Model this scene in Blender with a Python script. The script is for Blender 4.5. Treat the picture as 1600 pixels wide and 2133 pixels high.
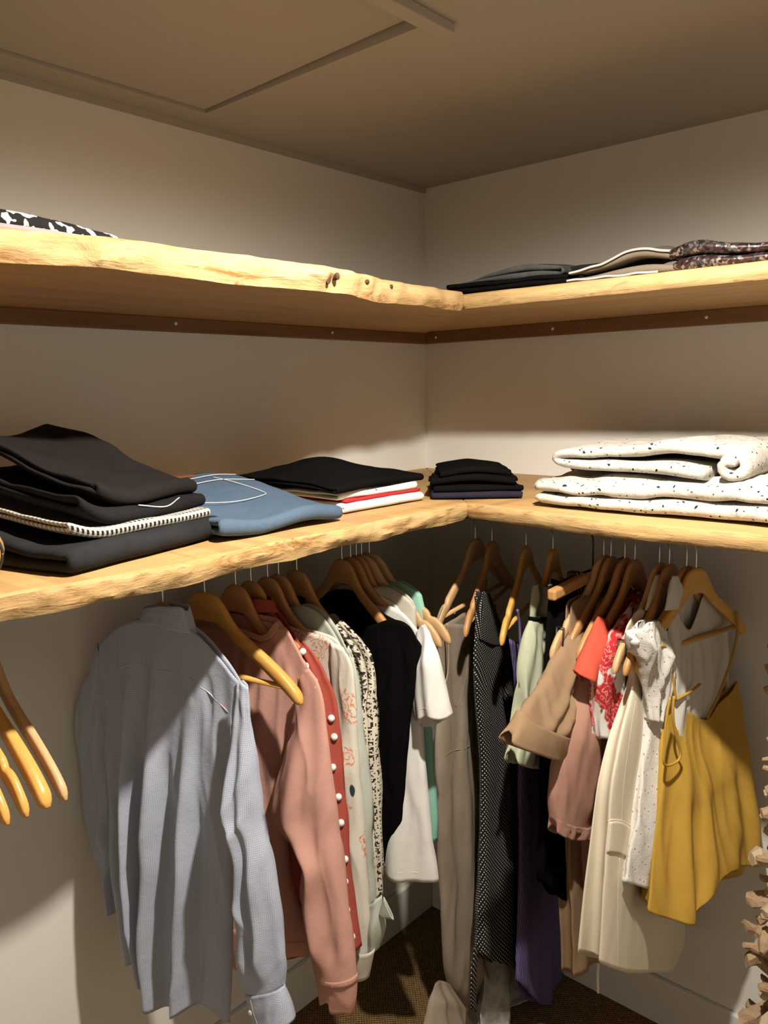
import bpy, math, random
from mathutils import Vector, Matrix, noise
random.seed(7)
for o in list(bpy.data.objects): bpy.data.objects.remove(o)
SC = bpy.context.scene
COL = SC.collection
# ------------------------------------------------------------------ camera
CAM_POS = Vector((1.54455, -1.93392, 1.71428)); YAW, PIT, ROL = 0.728491, 0.150673, -0.019192
fw = Vector((-math.sin(YAW)*math.cos(PIT), math.cos(YAW)*math.cos(PIT), -math.sin(PIT)))
r0 = Vector((math.cos(YAW), math.sin(YAW), 0)); u0 = r0.cross(fw)
rt = math.cos(ROL)*r0 + math.sin(ROL)*u0; up = -math.sin(ROL)*r0 + math.cos(ROL)*u0
cd = bpy.data.cameras.new('camera'); cam = bpy.data.objects.new('camera', cd); COL.objects.link(cam)
m = Matrix((rt, up, -fw)).transposed().to_4x4(); m.translation = CAM_POS; cam.matrix_world = m
cd.sensor_fit = 'HORIZONTAL'; cd.sensor_width = 36; cd.lens = 36*1662.448/1600; cd.clip_start = .02
SC.camera = cam
# ------------------------------------------------------------------ world, light, exposure
w = bpy.data.worlds.new('world'); SC.world = w; w.use_nodes = True
w.node_tree.nodes['Background'].inputs[0].default_value = (0, 0, 0, 1)
LIGHT = Vector((1.175, -1.18, 2.285))
ld = bpy.data.lights.new('ceiling_spot', 'SPOT'); lo = bpy.data.objects.new('ceiling_spot', ld); COL.objects.link(lo)
lo.location = LIGHT; ld.energy = 75; ld.color = (1.0, .92, .80); ld.shadow_soft_size = .022
ld.spot_size = math.radians(176); ld.spot_blend = .66
vs = SC.view_settings; vs.view_transform = 'Standard'; vs.look = 'None'; vs.gamma = 1; vs.use_curve_mapping = False
vs.exposure = 1.0
# ------------------------------------------------------------------ node material helper
MATS = {}
class NM:
    def __init__(s, name):
        s.m = bpy.data.materials.new(name); s.m.use_nodes = True; s.t = s.m.node_tree; s.b = s.t.nodes['Principled BSDF']; MATS[name] = s.m
    def n(s, kind, **k):
        x = s.t.nodes.new(kind)
        for a, v in k.items():
            if a.startswith('i_'):
                x.inputs[a[2:].replace('_', ' ')].default_value = v
            else: setattr(x, a, v)
        return x
    def l(s, a, b): s.t.links.new(a, b)
    def val(s, inp, v):
        if hasattr(v, 'is_linked') or hasattr(v, 'links'): s.l(v, inp)
        else: inp.default_value = v
    def math(s, op, a, b=0.0, c=None):
        x = s.n('ShaderNodeMath', operation=op); s.val(x.inputs[0], a); s.val(x.inputs[1], b)
        if c is not None: s.val(x.inputs[2], c)
        return x.outputs[0]
    def mix(s, f, a, b):
        x = s.n('ShaderNodeMix', data_type='RGBA'); s.val(x.inputs[0], f)
        for i, v in ((6, a), (7, b)):
            if isinstance(v, tuple): x.inputs[i].default_value = v if len(v) == 4 else v+(1,)
            else: s.l(v, x.inputs[i])
        return x.outputs[2]
    def coord(s, kind='UV', scale=(1, 1, 1), loc=(0, 0, 0)):
        t = s.n('ShaderNodeTexCoord'); mp = s.n('ShaderNodeMapping'); s.l(t.outputs[kind], mp.inputs[0])
        mp.inputs['Scale'].default_value = scale; mp.inputs['Location'].default_value = loc
        return mp.outputs[0]
    def noise(s, vec, scale, detail=3, rough=.55, dist=0):
        x = s.n('ShaderNodeTexNoise'); s.l(vec, x.inputs['Vector']); x.inputs['Scale'].default_value = scale
        x.inputs['Detail'].default_value = detail; x.inputs['Roughness'].default_value = rough; x.inputs['Distortion'].default_value = dist
        return x.outputs['Fac']
    def vor(s, vec, scale, feat='F1', out='Distance', rnd=1.0):
        x = s.n('ShaderNodeTexVoronoi', feature=feat); s.l(vec, x.inputs['Vector']); x.inputs['Scale'].default_value = scale
        x.inputs['Randomness'].default_value = rnd
        return x.outputs[out]
    def ramp(s, f, stops):
        x = s.n('ShaderNodeValToRGB'); s.l(f, x.inputs[0]); e = x.color_ramp.elements
        while len(e) < len(stops): e.new(.5)
        for el, (p, c) in zip(e, stops): el.position = p; el.color = c if len(c) == 4 else c+(1,)
        return x.outputs[0]
    def step(s, v, lo, hi):
        x = s.n('ShaderNodeMapRange'); s.l(v, x.inputs[0]); x.inputs[1].default_value = lo; x.inputs[2].default_value = hi
        return x.outputs[0]
    def sep(s, v):
        x = s.n('ShaderNodeSeparateXYZ'); s.l(v, x.inputs[0]); return x.outputs
    def bump(s, h, strength=.3, dist=.002):
        x = s.n('ShaderNodeBump'); x.inputs['Strength'].default_value = strength; x.inputs['Distance'].default_value = dist
        s.l(h, x.inputs['Height']); s.l(x.outputs[0], s.b.inputs['Normal'])
    def fin(s, col=None, rough=.9, spec=.2, sheen=0, metal=0):
        if col is not None:
            if isinstance(col, tuple): s.b.inputs['Base Color'].default_value = col if len(col) == 4 else col+(1,)
            else: s.l(col, s.b.inputs['Base Color'])
        if hasattr(rough, 'links'): s.l(rough, s.b.inputs['Roughness'])
        else: s.b.inputs['Roughness'].default_value = rough
        s.b.inputs['Specular IOR Level'].default_value = spec; s.b.inputs['Metallic'].default_value = metal
        s.b.inputs['Sheen Weight'].default_value = sheen; s.b.inputs['Sheen Roughness'].default_value = .5
        return s.m
def cloth(name, col, var=.12, weave=420, bstr=.25, rough=.92, sheen=.0, crease=.35, spec=.15):
    col = tuple(v*.84 for v in col)
    x = NM(name); uv = x.coord('UV'); ob = x.coord('Object')
    n1 = x.noise(ob, 16, 3); n2 = x.noise(uv, weave, 2)
    f = x.math('ADD', x.math('MULTIPLY', n1, .6), x.math('MULTIPLY', n2, .4))
    c = x.mix(x.step(f, .3, .7), tuple(v*(1-var) for v in col), tuple(min(1, v*(1+var)) for v in col))
    h = x.math('ADD', x.math('MULTIPLY', x.noise(ob, 38, 4, .6, .6), crease), x.math('MULTIPLY', n2, .22))
    x.bump(h, bstr, .006); x.fin(c, rough, spec, sheen); return x
def pattern(name, fn, rough=.9, bstr=.25, crease=.35, spec=.15):
    x = NM(name); uv = x.coord('UV'); ob = x.coord('Object')
    c = x.mix(1.0, (0, 0, 0), fn(x, uv)); gm = x.n('ShaderNodeMix', data_type='RGBA', blend_type='MULTIPLY'); gm.inputs[0].default_value = 1; x.l(c, gm.inputs[6]); gm.inputs[7].default_value = (.85, .85, .85, 1); c = gm.outputs[2]
    h = x.math('ADD', x.math('MULTIPLY', x.noise(ob, 38, 4, .6, .6), crease), x.math('MULTIPLY', x.noise(uv, 420, 2), .2))
    x.bump(h, bstr, .006); x.fin(c, rough, spec); return x
def frac(x, v, s, off=0.0):
    return x.math('FRACT', x.math('ADD', x.math('MULTIPLY', v, 1.0/s), off+100.0))
def dotgrid(x, uv, sx, sy, r, ox=0., oy=0.):
    o = x.sep(uv)
    a = x.math('MULTIPLY', x.math('SUBTRACT', frac(x, o[0], sx, ox), .5), sx); b = x.math('MULTIPLY', x.math('SUBTRACT', frac(x, o[1], sy, oy), .5), sy)
    d = x.math('SQRT', x.math('ADD', x.math('MULTIPLY', a, a), x.math('MULTIPLY', b, b)))
    return x.step(d, r*1.15, r*.85)
def warp(x, uv, scale, amt):
    t = x.n('ShaderNodeTexNoise'); x.l(uv, t.inputs['Vector']); t.inputs['Scale'].default_value = scale; t.inputs['Detail'].default_value = 2
    s = x.n('ShaderNodeVectorMath', operation='SUBTRACT'); x.l(t.outputs['Color'], s.inputs[0]); s.inputs[1].default_value = (.5, .5, .5)
    m = x.n('ShaderNodeVectorMath', operation='SCALE'); x.l(s.outputs[0], m.inputs[0]); m.inputs['Scale'].default_value = amt
    a = x.n('ShaderNodeVectorMath', operation='ADD'); x.l(uv, a.inputs[0]); x.l(m.outputs[0], a.inputs[1]); return a.outputs[0]
def plain(name, col, rough=.5, spec=.4, metal=0):
    x = NM(name); x.fin(col, rough, spec, 0, metal); return x
# -- setting
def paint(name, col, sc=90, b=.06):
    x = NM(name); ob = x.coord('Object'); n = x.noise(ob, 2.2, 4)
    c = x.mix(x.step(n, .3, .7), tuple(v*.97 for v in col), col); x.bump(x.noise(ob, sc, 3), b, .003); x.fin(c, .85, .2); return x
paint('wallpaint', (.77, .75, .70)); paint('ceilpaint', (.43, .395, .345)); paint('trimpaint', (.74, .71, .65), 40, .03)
x = NM('sisal'); ob = x.coord('Object'); o = x.sep(ob)
wv = x.math('MULTIPLY', x.math('SINE', x.math('MULTIPLY', o[0], 620)), x.math('SINE', x.math('MULTIPLY', o[1], 620)))
nn = x.noise(ob, 160, 3)
c = x.ramp(x.math('ADD', x.math('MULTIPLY', wv, .35), nn), [(.1, (.085, .048, .018)), (.5, (.22, .135, .055)), (.9, (.36, .235, .10))])
x.bump(wv, .7, .004); x.fin(c, .95, .1)
def wood(name, axis, c1, c2, c3, rough=.55, live=False, k=1.0):
    x = NM(name); sc = [9*k, 9*k, 9*k]; sc[axis] = .9*k
    ob = x.coord('Object', tuple(sc)); n = x.noise(ob, 2.2, 5, .6, .8)
    sc2 = [60*k, 60*k, 60*k]; sc2[axis] = 3*k
    fine = x.noise(x.coord('Object', tuple(sc2)), 2.0, 4, .7)
    f = x.math('ADD', x.math('MULTIPLY', n, .65), x.math('MULTIPLY', fine, .35))
    c = x.ramp(f, [(.28, c1), (.5, c2), (.72, c3)])
    if live:
        sc3 = [22, 22, 22]; sc3[axis] = 4
        s = x.noise(x.coord('Object', tuple(sc3)), 1.6, 6, .7, 1.2)
        c = x.mix(x.step(s, .56, .66), c, (.25, .11, .03)); x.bump(x.math('ADD', s, x.math('MULTIPLY', fine, .6)), .36, .010)
    else: x.bump(fine, .1, .002)
    x.fin(c, rough, .3); return x
OAK = ((.33, .18, .062), (.43, .262, .11), (.50, .33, .155))
for ax, nm in ((1, 'y'), (0, 'x')):
    wood('oak_'+nm, ax, *OAK); wood('oak_live_'+nm, ax, (.33, .185, .066), (.45, .29, .125), (.53, .375, .185), .75, True)
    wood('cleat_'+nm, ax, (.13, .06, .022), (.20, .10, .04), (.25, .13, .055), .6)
wood('hang_gold', 0, (.55, .27, .06), (.66, .36, .09), (.74, .44, .13), .32, k=.8)
wood('hang_beech', 0, (.48, .28, .13), (.60, .38, .19), (.68, .46, .25), .4, k=.8)
wood('hang_brown', 0, (.40, .19, .065), (.50, .26, .10), (.56, .31, .13), .38, k=.8)
wood('driftwood_pale', 0, (.34, .24, .15), (.46, .35, .24), (.56, .45, .33), .85, k=3)
wood('driftwood', 0, (.24, .15, .08), (.38, .26, .155), (.50, .37, .24), .85, k=3)
plain('steel', (.75, .73, .70), .28, .5, 1); plain('blackplastic', (.02, .02, .02), .4); plain('whiteplastic', (.8, .78, .74), .4)
plain('bark', (.07, .03, .012), .9); plain('dark_void', (.03, .025, .02), .9)
# -- fabrics
def f_blue(x, uv):
    o = x.sep(uv); a = x.step(x.math('ABSOLUTE', x.math('SUBTRACT', frac(x, o[0], .0036), .5)), .2, .3); b = x.step(x.math('ABSOLUTE', x.math('SUBTRACT', frac(x, o[1], .0036), .5)), .2, .3)
    return x.mix(x.math('MULTIPLY', x.math('ADD', a, b), .5), (.37, .42, .55), (.58, .61, .70))
pattern('bluecheck', f_blue, .8, .3, .5)
cloth('pinkknit', (.66, .36, .29), .06); cloth('pinkrib', (.66, .35, .27), .06, 300); cloth('redcloth', (.42, .085, .06), .1)
def flower(x, uv, base, line, scale, thr, leaf, kf=26, wamt=.03, fill=None, rot=0.0, lthr=.62):
    wu = warp(x, uv, 30, wamt)
    d = x.vor(wu, scale, rnd=.85); core = x.step(d, thr*1.04, thr*.96)
    rings = x.math('SINE', x.math('ADD', x.math('MULTIPLY', d, kf*3.1), x.math('MULTIPLY', x.noise(uv, 70, 2), 22)))
    ln = x.math('MULTIPLY', core, x.step(rings, .45, .75))
    c = base
    if fill is not None: c = x.mix(core, base, fill)
    c = x.mix(ln, c, line)
    mpn = x.n('ShaderNodeMapping'); x.l(warp(x, uv, 14, .02), mpn.inputs[0]); mpn.inputs['Rotation'].default_value = (0, 0, .7); mpn.inputs['Scale'].default_value = (2.6, 1, 1); d2 = x.vor(mpn.outputs[0], scale*1.15, rnd=1.0)
    leafm = x.math('MULTIPLY', x.step(d2, lthr*.24, lthr*.2), x.math('SUBTRACT', 1.0, core))
    return x.mix(leafm, c, leaf)
pattern('peachfloral', lambda x, uv: flower(x, uv, (.74, .70, .60), (.75, .26, .14), 9.0, .37, (.03, .06, .07), 26, .035, lthr=.75))
pattern('roseprint', lambda x, uv: flower(x, uv, (.80, .77, .73), (.66, .24, .22), 14.0, .50, (.05, .08, .055), 11, .04, (.50, .03, .035), lthr=1.0))
cloth('palegreen', (.52, .55, .48), .06); cloth('sagecloth', (.56, .58, .42), .08)
def f_geo(x, uv):
    o = x.sep(uv); s = .017
    fx = frac(x, o[0], s); fy = frac(x, o[1], s)
    cell = x.vor(x.coord('UV', (1, 1, 1)), 300, out='Color', rnd=.25)
    r = x.sep(cell)[0]
    inx = x.step(x.math('ABSOLUTE', x.math('SUBTRACT', fx, .5)), .40, .36); iny = x.step(x.math('ABSOLUTE', x.math('SUBTRACT', fy, .5)), .42, .38)
    return x.mix(x.math('MULTIPLY', x.math('MULTIPLY', inx, iny), x.step(r, .50, .52)), (.72, .66, .54), (.03, .025, .02))
pattern('geoprint', f_geo)
cloth('blackcloth', (.006, .0055, .0055), .2, rough=1.0, spec=.02); cloth('blackjean', (.013, .012, .013), .25, 500, .5, spec=.1); cloth('blackwarm', (.015, .0125, .012), .2, 500, .4, spec=.1)
cloth('charcoal', (.022, .022, .024), .3, 600, .4, spec=.1); cloth('navycloth', (.022, .02, .034), .2, spec=.1)
cloth('whitejersey', (.87, .85, .81), .03); cloth('creamknit', (.62, .57, .48), .08, 250, .4); cloth('mintjersey', (.32, .62, .50), .06)
cloth('whitecotton', (.74, .71, .66), .05); cloth('taupejersey', (.36, .29, .22), .1)
x = NM('velvet'); ob = x.coord('Object'); n = x.noise(ob, 22, 5, .7, 1.0); c = x.mix(x.step(n, .35, .7), (.26, .24, .21), (.52, .50, .46)); x.bump(x.noise(ob, 60, 3), .3, .006); x.fin(c, .7, .3, .4)
def f_polka(x, uv):
    return x.mix(x.math('MAXIMUM', dotgrid(x, uv, .0115, .0115, .0017), dotgrid(x, uv, .0115, .0115, .0017, .5, .5)), (.012, .011, .012), (.66, .63, .57))
pattern('polkadot', f_polka)
x = NM('purplerib'); uv = x.coord('UV'); o = x.sep(uv); wv = x.math('SINE', x.math('MULTIPLY', o[0], 700)); c = x.mix(x.step(wv, -.6, .8), (.09, .07, .18), (.19, .155, .34)); x.bump(wv, .6, .003); x.fin(c, .9, .15)
cloth('camelcloth', (.36, .235, .14), .06); cloth('dustycloth', (.47, .26, .195), .07); cloth('coralcloth', (.66, .105, .062), .06)
cloth('creamsuit', (.80, .72, .56), .03, 500, .12, crease=.2)
def f_brod(x, uv):
    a = dotgrid(x, uv, .030, .034, .0020); b = dotgrid(x, uv, .030, .034, .0020, .4, .25); r = dotgrid(x, uv, .030, .034, .0050, .4, .25)
    c = x.mix(r, (.78, .75, .70), (.86, .84, .80)); return x.mix(x.math('MAXIMUM', a, b), c, (.42, .34, .27))
pattern('broderie', f_brod, .9, .5, .6)
cloth('yellowcrepe', (.54, .325, .055), .05, 600, .15, .75, crease=.2)
def f_denim(x, uv):
    ob = x.coord('Object'); n = x.noise(ob, 9, 4); f = x.noise(x.coord('Object', (500, 160, 160)), 1, 2)
    return x.mix(x.math('ADD', x.math('MULTIPLY', n, .6), x.math('MULTIPLY', f, .4)), (.04, .07, .115), (.115, .17, .245))
pattern('denim', f_denim, .9, .4); plain('thread', (.62, .60, .56), .8); plain('leather', (.16, .06, .025), .6)
def f_ging(x, uv):
    o = x.sep(uv); s = .0085
    a = x.step(frac(x, o[0], s), .48, .52); b = x.step(frac(x, o[1], s), .48, .52)
    return x.mix(x.math('MULTIPLY', x.math('ADD', a, b), .5), (.78, .74, .66), (.015, .013, .012))
pattern('gingham', f_ging)
def f_speck(x, uv):
    ob = x.coord('Object'); w = warp(x, ob, 40, .02); d = x.vor(w, 125); s = x.sep(x.vor(w, 125, out='Color'))
    m = x.math('MULTIPLY', x.step(d, .34, .25), x.step(s[0], .78, .80)); g = x.math('MULTIPLY', x.step(d, .4, .2), x.math('MULTIPLY', x.step(s[1], .72, .75), .45))
    base = x.mix(x.noise(ob, 60, 4), (.47, .44, .385), (.68, .65, .595)); c = x.mix(g, base, (.22, .20, .17)); return x.mix(m, c, (.02, .02, .022))
pattern('speckle', f_speck, .95, .6, .8)
x = NM('sequin'); uv = x.coord('Object'); cc = x.vor(uv, 190, out='Color'); s = x.sep(cc)
c = x.ramp(s[0], [(.0, (.02, .018, .02)), (.45, (.10, .05, .04)), (.7, (.06, .10, .12)), (.92, (.35, .28, .25))]); nmap = x.n('ShaderNodeBump'); nmap.inputs['Strength'].default_value = 1; nmap.inputs['Distance'].default_value = .004; x.l(s[1], nmap.inputs['Height']); x.l(nmap.outputs[0], x.b.inputs['Normal']); x.fin(c, .28, .5, 0, .7)
def f_bw(x, uv):
    ob = x.coord('Object'); return x.mix(x.step(x.noise(ob, 85, 1, .4), .55, .58), (.014, .013, .014), (.70, .68, .66))
pattern('bwprint', f_bw); cloth('greywool', (.075, .075, .075), .3, 200, .5); cloth('taupecloth', (.20, .165, .125), .1); cloth('palefabric', (.62, .55, .52), .05); cloth('redfabric', (.45, .03, .035), .1); cloth('mauve', (.36, .26, .27), .08)
cloth('tan_leather', (.60, .36, .12), .1, spec=.4, rough=.5)
# ------------------------------------------------------------------ object helpers
def link(o, parent=None):
    COL.objects.link(o)
    if parent is not None: o.parent = parent
    return o
def mesh_obj(name, verts, faces, mat, parent=None, loc=(0, 0, 0), uvs=None, smooth=True, mats=None, fm=None):
    me = bpy.data.meshes.new(name); me.from_pydata(verts, [], faces)
    for mm in (mats or [mat]): me.materials.append(MATS[mm])
    if fm: me.polygons.foreach_set('material_index', fm)
    if uvs:
        l = me.uv_layers.new(name='UVMap'); flat = []
        for lp in me.loops: flat += uvs[lp.vertex_index]
        l.data.foreach_set('uv', flat)
    if smooth: me.polygons.foreach_set('use_smooth', [True]*len(me.polygons))
    me.update(); o = bpy.data.objects.new(name, me); o.location = loc; return link(o, parent)
def empty(name, loc, rz=0):
    o = bpy.data.objects.new(name, None); o.location = loc; o.rotation_euler = (0, 0, rz); o.empty_display_size = .05; return link(o)
def tag(o, label, cat, group=None, kind=None):
    o['label'] = label; o['category'] = cat
    if group: o['group'] = group
    if kind: o['kind'] = kind
    return o
def struct(o): o['kind'] = 'structure'; return o
def solid(o, t, off=0):
    md = o.modifiers.new('cloth_thickness', 'SOLIDIFY'); md.thickness = t; md.offset = off; return o
def box(name, a, b, mat, parent=None, bev=0.0, mats=None):
    c = [(a[i]+b[i])/2 for i in range(3)]; v = [((a[0], b[0])[i]-c[0], (a[1], b[1])[j]-c[1], (a[2], b[2])[k]-c[2]) for i in (0, 1) for j in (0, 1) for k in (0, 1)]
    f = [(0, 1, 3, 2), (4, 6, 7, 5), (0, 4, 5, 1), (2, 3, 7, 6), (0, 2, 6, 4), (1, 5, 7, 3)]
    pl = parent.location if parent is not None else Vector((0, 0, 0))
    o = mesh_obj(name, v, f, mat, parent, Vector(c)-pl, smooth=False)
    if bev: md = o.modifiers.new('bevel', 'BEVEL'); md.width = bev; md.segments = 2
    return o
def tube_data(pts, r, n=8, cap=True):
    pts = [Vector(p) for p in pts]; V = []; F = []; k = len(pts); prev = None
    for i, p in enumerate(pts):
        t = (pts[min(i+1, k-1)]-pts[max(i-1, 0)]).normalized()
        if prev is None:
            ref = Vector((0, 0, 1)) if abs(t.z) < .9 else Vector((1, 0, 0)); a = t.cross(ref).normalized()
        else: a = (prev - t*prev.dot(t)).normalized()
        prev = a; b = t.cross(a); rr = r[i] if isinstance(r, (list, tuple)) else r
        for j in range(n):
            q = 2*math.pi*j/n; V.append(p + a*math.cos(q)*rr + b*math.sin(q)*rr)
    for i in range(k-1):
        for j in range(n): F.append((i*n+j, i*n+(j+1) % n, (i+1)*n+(j+1) % n, (i+1)*n+j))
    if cap: F.append(tuple(reversed(range(n)))); F.append(tuple(range((k-1)*n, k*n)))
    return V, F
def crom(pts, n):
    """resample a polyline by arc length as a smooth Catmull-Rom curve with n+1 points"""
    pts = [Vector(p) for p in pts]
    if len(pts) == 2: return [pts[0].lerp(pts[1], i/n) for i in range(n+1)]
    P = [pts[0]*2-pts[1]]+pts+[pts[-1]*2-pts[-2]]; fine = []
    for i in range(1, len(P)-2):
        for k in range(16):
            t = k/16; a, b, c, d = P[i-1:i+3]
            fine.append(.5*((2*b)+(c-a)*t+(2*a-5*b+4*c-d)*t*t+(3*b-a-3*c+d)*t**3))
    fine.append(pts[-1]); L = [0]
    for i in range(1, len(fine)): L.append(L[-1]+(fine[i]-fine[i-1]).length)
    out = []; j = 0
    for i in range(n+1):
        s = L[-1]*i/n
        while j < len(L)-2 and L[j+1] < s: j += 1
        sg = L[j+1]-L[j]; out.append(fine[j].lerp(fine[j+1], (s-L[j])/sg if sg > 1e-9 else 0))
    return out
def crom2(pts, n): return [(v.x, v.y) for v in crom([(a, b, 0) for a, b in pts], n)]
def sstep(a, b, v):
    t = max(0, min(1, (v-a)/(b-a))); return t*t*(3-2*t)
# ------------------------------------------------------------------ room shell
RX, RY, CZ = 2.75, -3.1, 2.3
struct(box('floor', (-.1, RY-.1, -.08), (RX+.1, .1, 0), 'sisal'))
struct(box('wall_left', (-.1, RY-.1, 0), (0, .1, CZ+.1), 'wallpaint'))
struct(box('wall_right', (0, 0, 0), (RX+.1, .1, CZ+.1), 'wallpaint'))
struct(box('wall_front', (0, RY-.1, 0), (RX+.1, RY, CZ+.1), 'wallpaint'))
struct(box('wall_side', (RX, RY, 0), (RX+.1, 0, CZ+.1), 'wallpaint'))
# ceiling with the hatch opening, built as four slabs of one mesh
HX0, HX1, HY0, HY1 = .083, .70, -1.62, -.836
def ceil_mesh():
    V = []; F = []
    for a, b in (((0, RY), (HX0, 0)), ((HX1, RY), (RX, 0)), ((HX0, HY1), (HX1, 0)), ((HX0, RY), (HX1, HY0))):
        k = len(V)
        for zz in (CZ, CZ+.08):
            V += [(a[0], a[1], zz), (b[0], a[1], zz), (b[0], b[1], zz), (a[0], b[1], zz)]
        F += [(k, k+3, k+2, k+1), (k+4, k+5, k+6, k+7)]+[(k+i, k+(i+1) % 4, k+4+(i+1) % 4, k+4+i) for i in range(4)]
    return V, F
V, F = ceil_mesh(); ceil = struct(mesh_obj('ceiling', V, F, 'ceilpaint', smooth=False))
box('hatch_void', (HX0-.02, HY0-.02, CZ+.081), (HX1+.02, HY1+.02, CZ+.1), 'dark_void', ceil)
hp = [(HX0+.006, HY0+.006, CZ+.005), (HX1-.006, HY0+.006, CZ+.017), (HX1-.006, HY1-.006, CZ+.017), (HX0+.006, HY1-.006, CZ+.005)]
V = hp+[(a, b, c+.026) for a, b, c in hp]
hatch = tag(mesh_obj('ceiling_hatch', V, [(0, 3, 2, 1), (4, 5, 6, 7), (0, 1, 5, 4), (1, 2, 6, 5), (2, 3, 7, 6), (3, 0, 4, 7)], 'ceilpaint', smooth=False), 'painted loft hatch panel set into the ceiling, slightly tilted', 'hatch')
struct(box('trim_2', (HX1-.016, HY0-.03, CZ-.017), (HX1+.014, HY1+.028, CZ), 'ceilpaint', bev=.002))
struct(box('trim_1', (0, RY, CZ-.012), (.010, 0, CZ), 'ceilpaint'))
struct(box('baseboard_left', (0, RY, 0), (.016, 0, .135), 'trimpaint', bev=.004)); struct(box('baseboard_right', (.016, -.016, 0), (RX, 0, .135), 'trimpaint', bev=.004))
# downlight trim around the lamp
V = []; F = []; n = 32
for i in range(n):
    q = 2*math.pi*i/n
    for r, z in ((.032, 0), (.034, -.010), (.046, -.008), (.050, 0)): V.append((r*math.cos(q), r*math.sin(q), z))
for i in range(n):
    for j in range(3): F.append((i*4+j, i*4+j+1, ((i+1) % n)*4+j+1, ((i+1) % n)*4+j))
dl = tag(mesh_obj('downlight_trim', V, F, 'whiteplastic', None, (LIGHT.x, LIGHT.y, CZ)), 'round white trim ring of the ceiling downlight', 'lamp')
# ------------------------------------------------------------------ shelves
def interp(tab, v):
    if v <= tab[0][0]: return tab[0][1]
    for (a, p), (b, q) in zip(tab, tab[1:]):
        if v <= b: return p+(q-p)*sstep(0, 1, (v-a)/(b-a))
    return tab[-1][1]
def plank(name, axis, z0, z1, tab, length, seed, rough, label, knots=()):
    """plank along a wall: axis 1 = along left wall (y from the corner), axis 0 = along the right wall; tab gives depth by distance from the corner; mitred corner"""
    V = []; F = []; FM = []; st = []; step = .009; s = 0.0
    prof_n = 7; width0 = tab[0][1]
    s = 0.0
    while s <= length: st.append(s); s += step
    st = [k for k in st if k >= 0]
    th = z1-z0; rows = []
    for s in st:
        d = interp(tab, max(s, width0))
        bx = min(s, .999)  # back edge along the wall
        row = []
        dd = min(d, s) if s < width0+.0 else d
        if s < width0: dd = max(s, .002)
        ed = 1.0 if s >= width0 else 0.0
        ft = dd + ed*(.006*noise.noise((s*5, seed, 0))+.004*noise.noise((s*23, seed, 3)))*rough
        row += [(0, z0), (0, z1), (ft*.5, z1)]
        for k in range(prof_n):
            t = k/(prof_n-1)
            bul = math.sin(math.pi*t)*.004+ (-.006*(1-abs(2*t-1)**6) *0)
            nz = ed*rough*(.0055*noise.noise((s*16, t*1.4, seed))+.0040*noise.noise((s*45, t*3, seed+5)))
            kn = 0
            for (ks, kt, kr, ka) in knots: kn += ka*math.exp(-((s-ks)**2)/kr**2-((t-kt)**2)/.12)
            zz = z1-(z1-z0)*t
            if t == 0: zz -= .002
            if k == prof_n-1: zz -= ed*rough*(.004*noise.noise((s*9, 3, seed))+.003)
            cr = -.003 if k in (0, prof_n-1) else 0
            row.append((ft+bul+nz+kn+cr, zz))
        row.append((ft*.5, z0))
        rows.append(row)
    m = len(rows[0])
    for s, row in zip(st, rows):
        for d, z in row: V.append((d, -s, z) if axis == 1 else (s, -d, z))
    for i in range(len(rows)-1):
        for j in range(m):
            q = (i*m+j, i*m+(j+1) % m, (i+1)*m+(j+1) % m, (i+1)*m+j)
            F.append(q if axis == 1 else tuple(reversed(q))); FM.append(1 if 3 <= j < 3+prof_n-1 else 0)
    F.append(tuple(range(m))); FM.append(0); F.append(tuple((len(rows)-1)*m+j for j in reversed(range(m)))); FM.append(0)
    nm = 'y' if axis == 1 else 'x'
    o = mesh_obj(name, V, F, None, mats=['oak_'+nm, 'oak_live_'+nm], fm=FM, smooth=True)
    md = o.modifiers.new('edge_split', 'EDGE_SPLIT'); md.split_angle = math.radians(38)
    return tag(o, label, 'shelf')
ZL0, ZL1, ZU0, ZU1 = 1.441, 1.475, 1.885, 1.916
plank('shelf_board', 1, ZL0, ZL1, [(.55, .552), (.8, .553), (1.06, .556), (1.345, .568), (1.55, .54), (2.4, .55)], 2.6, 3.1, 1.0, 'lower live-edge oak shelf on the left wall, carrying jeans and t-shirts', [(1.0, .4, .03, -.006), (.84, .5, .04, -.004)])
plank('shelf_board', 0, ZL0, ZL1, [(.552, .552), (.925, .585), (1.16, .573), (2.2, .57)], 2.4, 9.7, .25, 'lower straight-edged oak shelf on the right wall, carrying the speckled sweaters')
UPL = plank('shelf_board', 1, ZU0-.004, ZU1+.004, [(.515, .515), (.75, .535), (.98, .582), (1.10, .578), (1.32, .572), (1.5, .535), (2.4, .54)], 2.6, 5.5, 1.0, 'upper live-edge oak shelf on the left wall with a knotty wavy front', [(.965, .6, .02, -.016), (1.0, .4, .05, .012), (.83, .4, .012, -.005)])
plank('shelf_board', 0, ZU0, ZU1, [(.515, .515), (.87, .505), (1.12, .502), (2.2, .5)], 2.4, 12.2, .35, 'upper oak shelf on the right wall below folded dark clothes')
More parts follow.
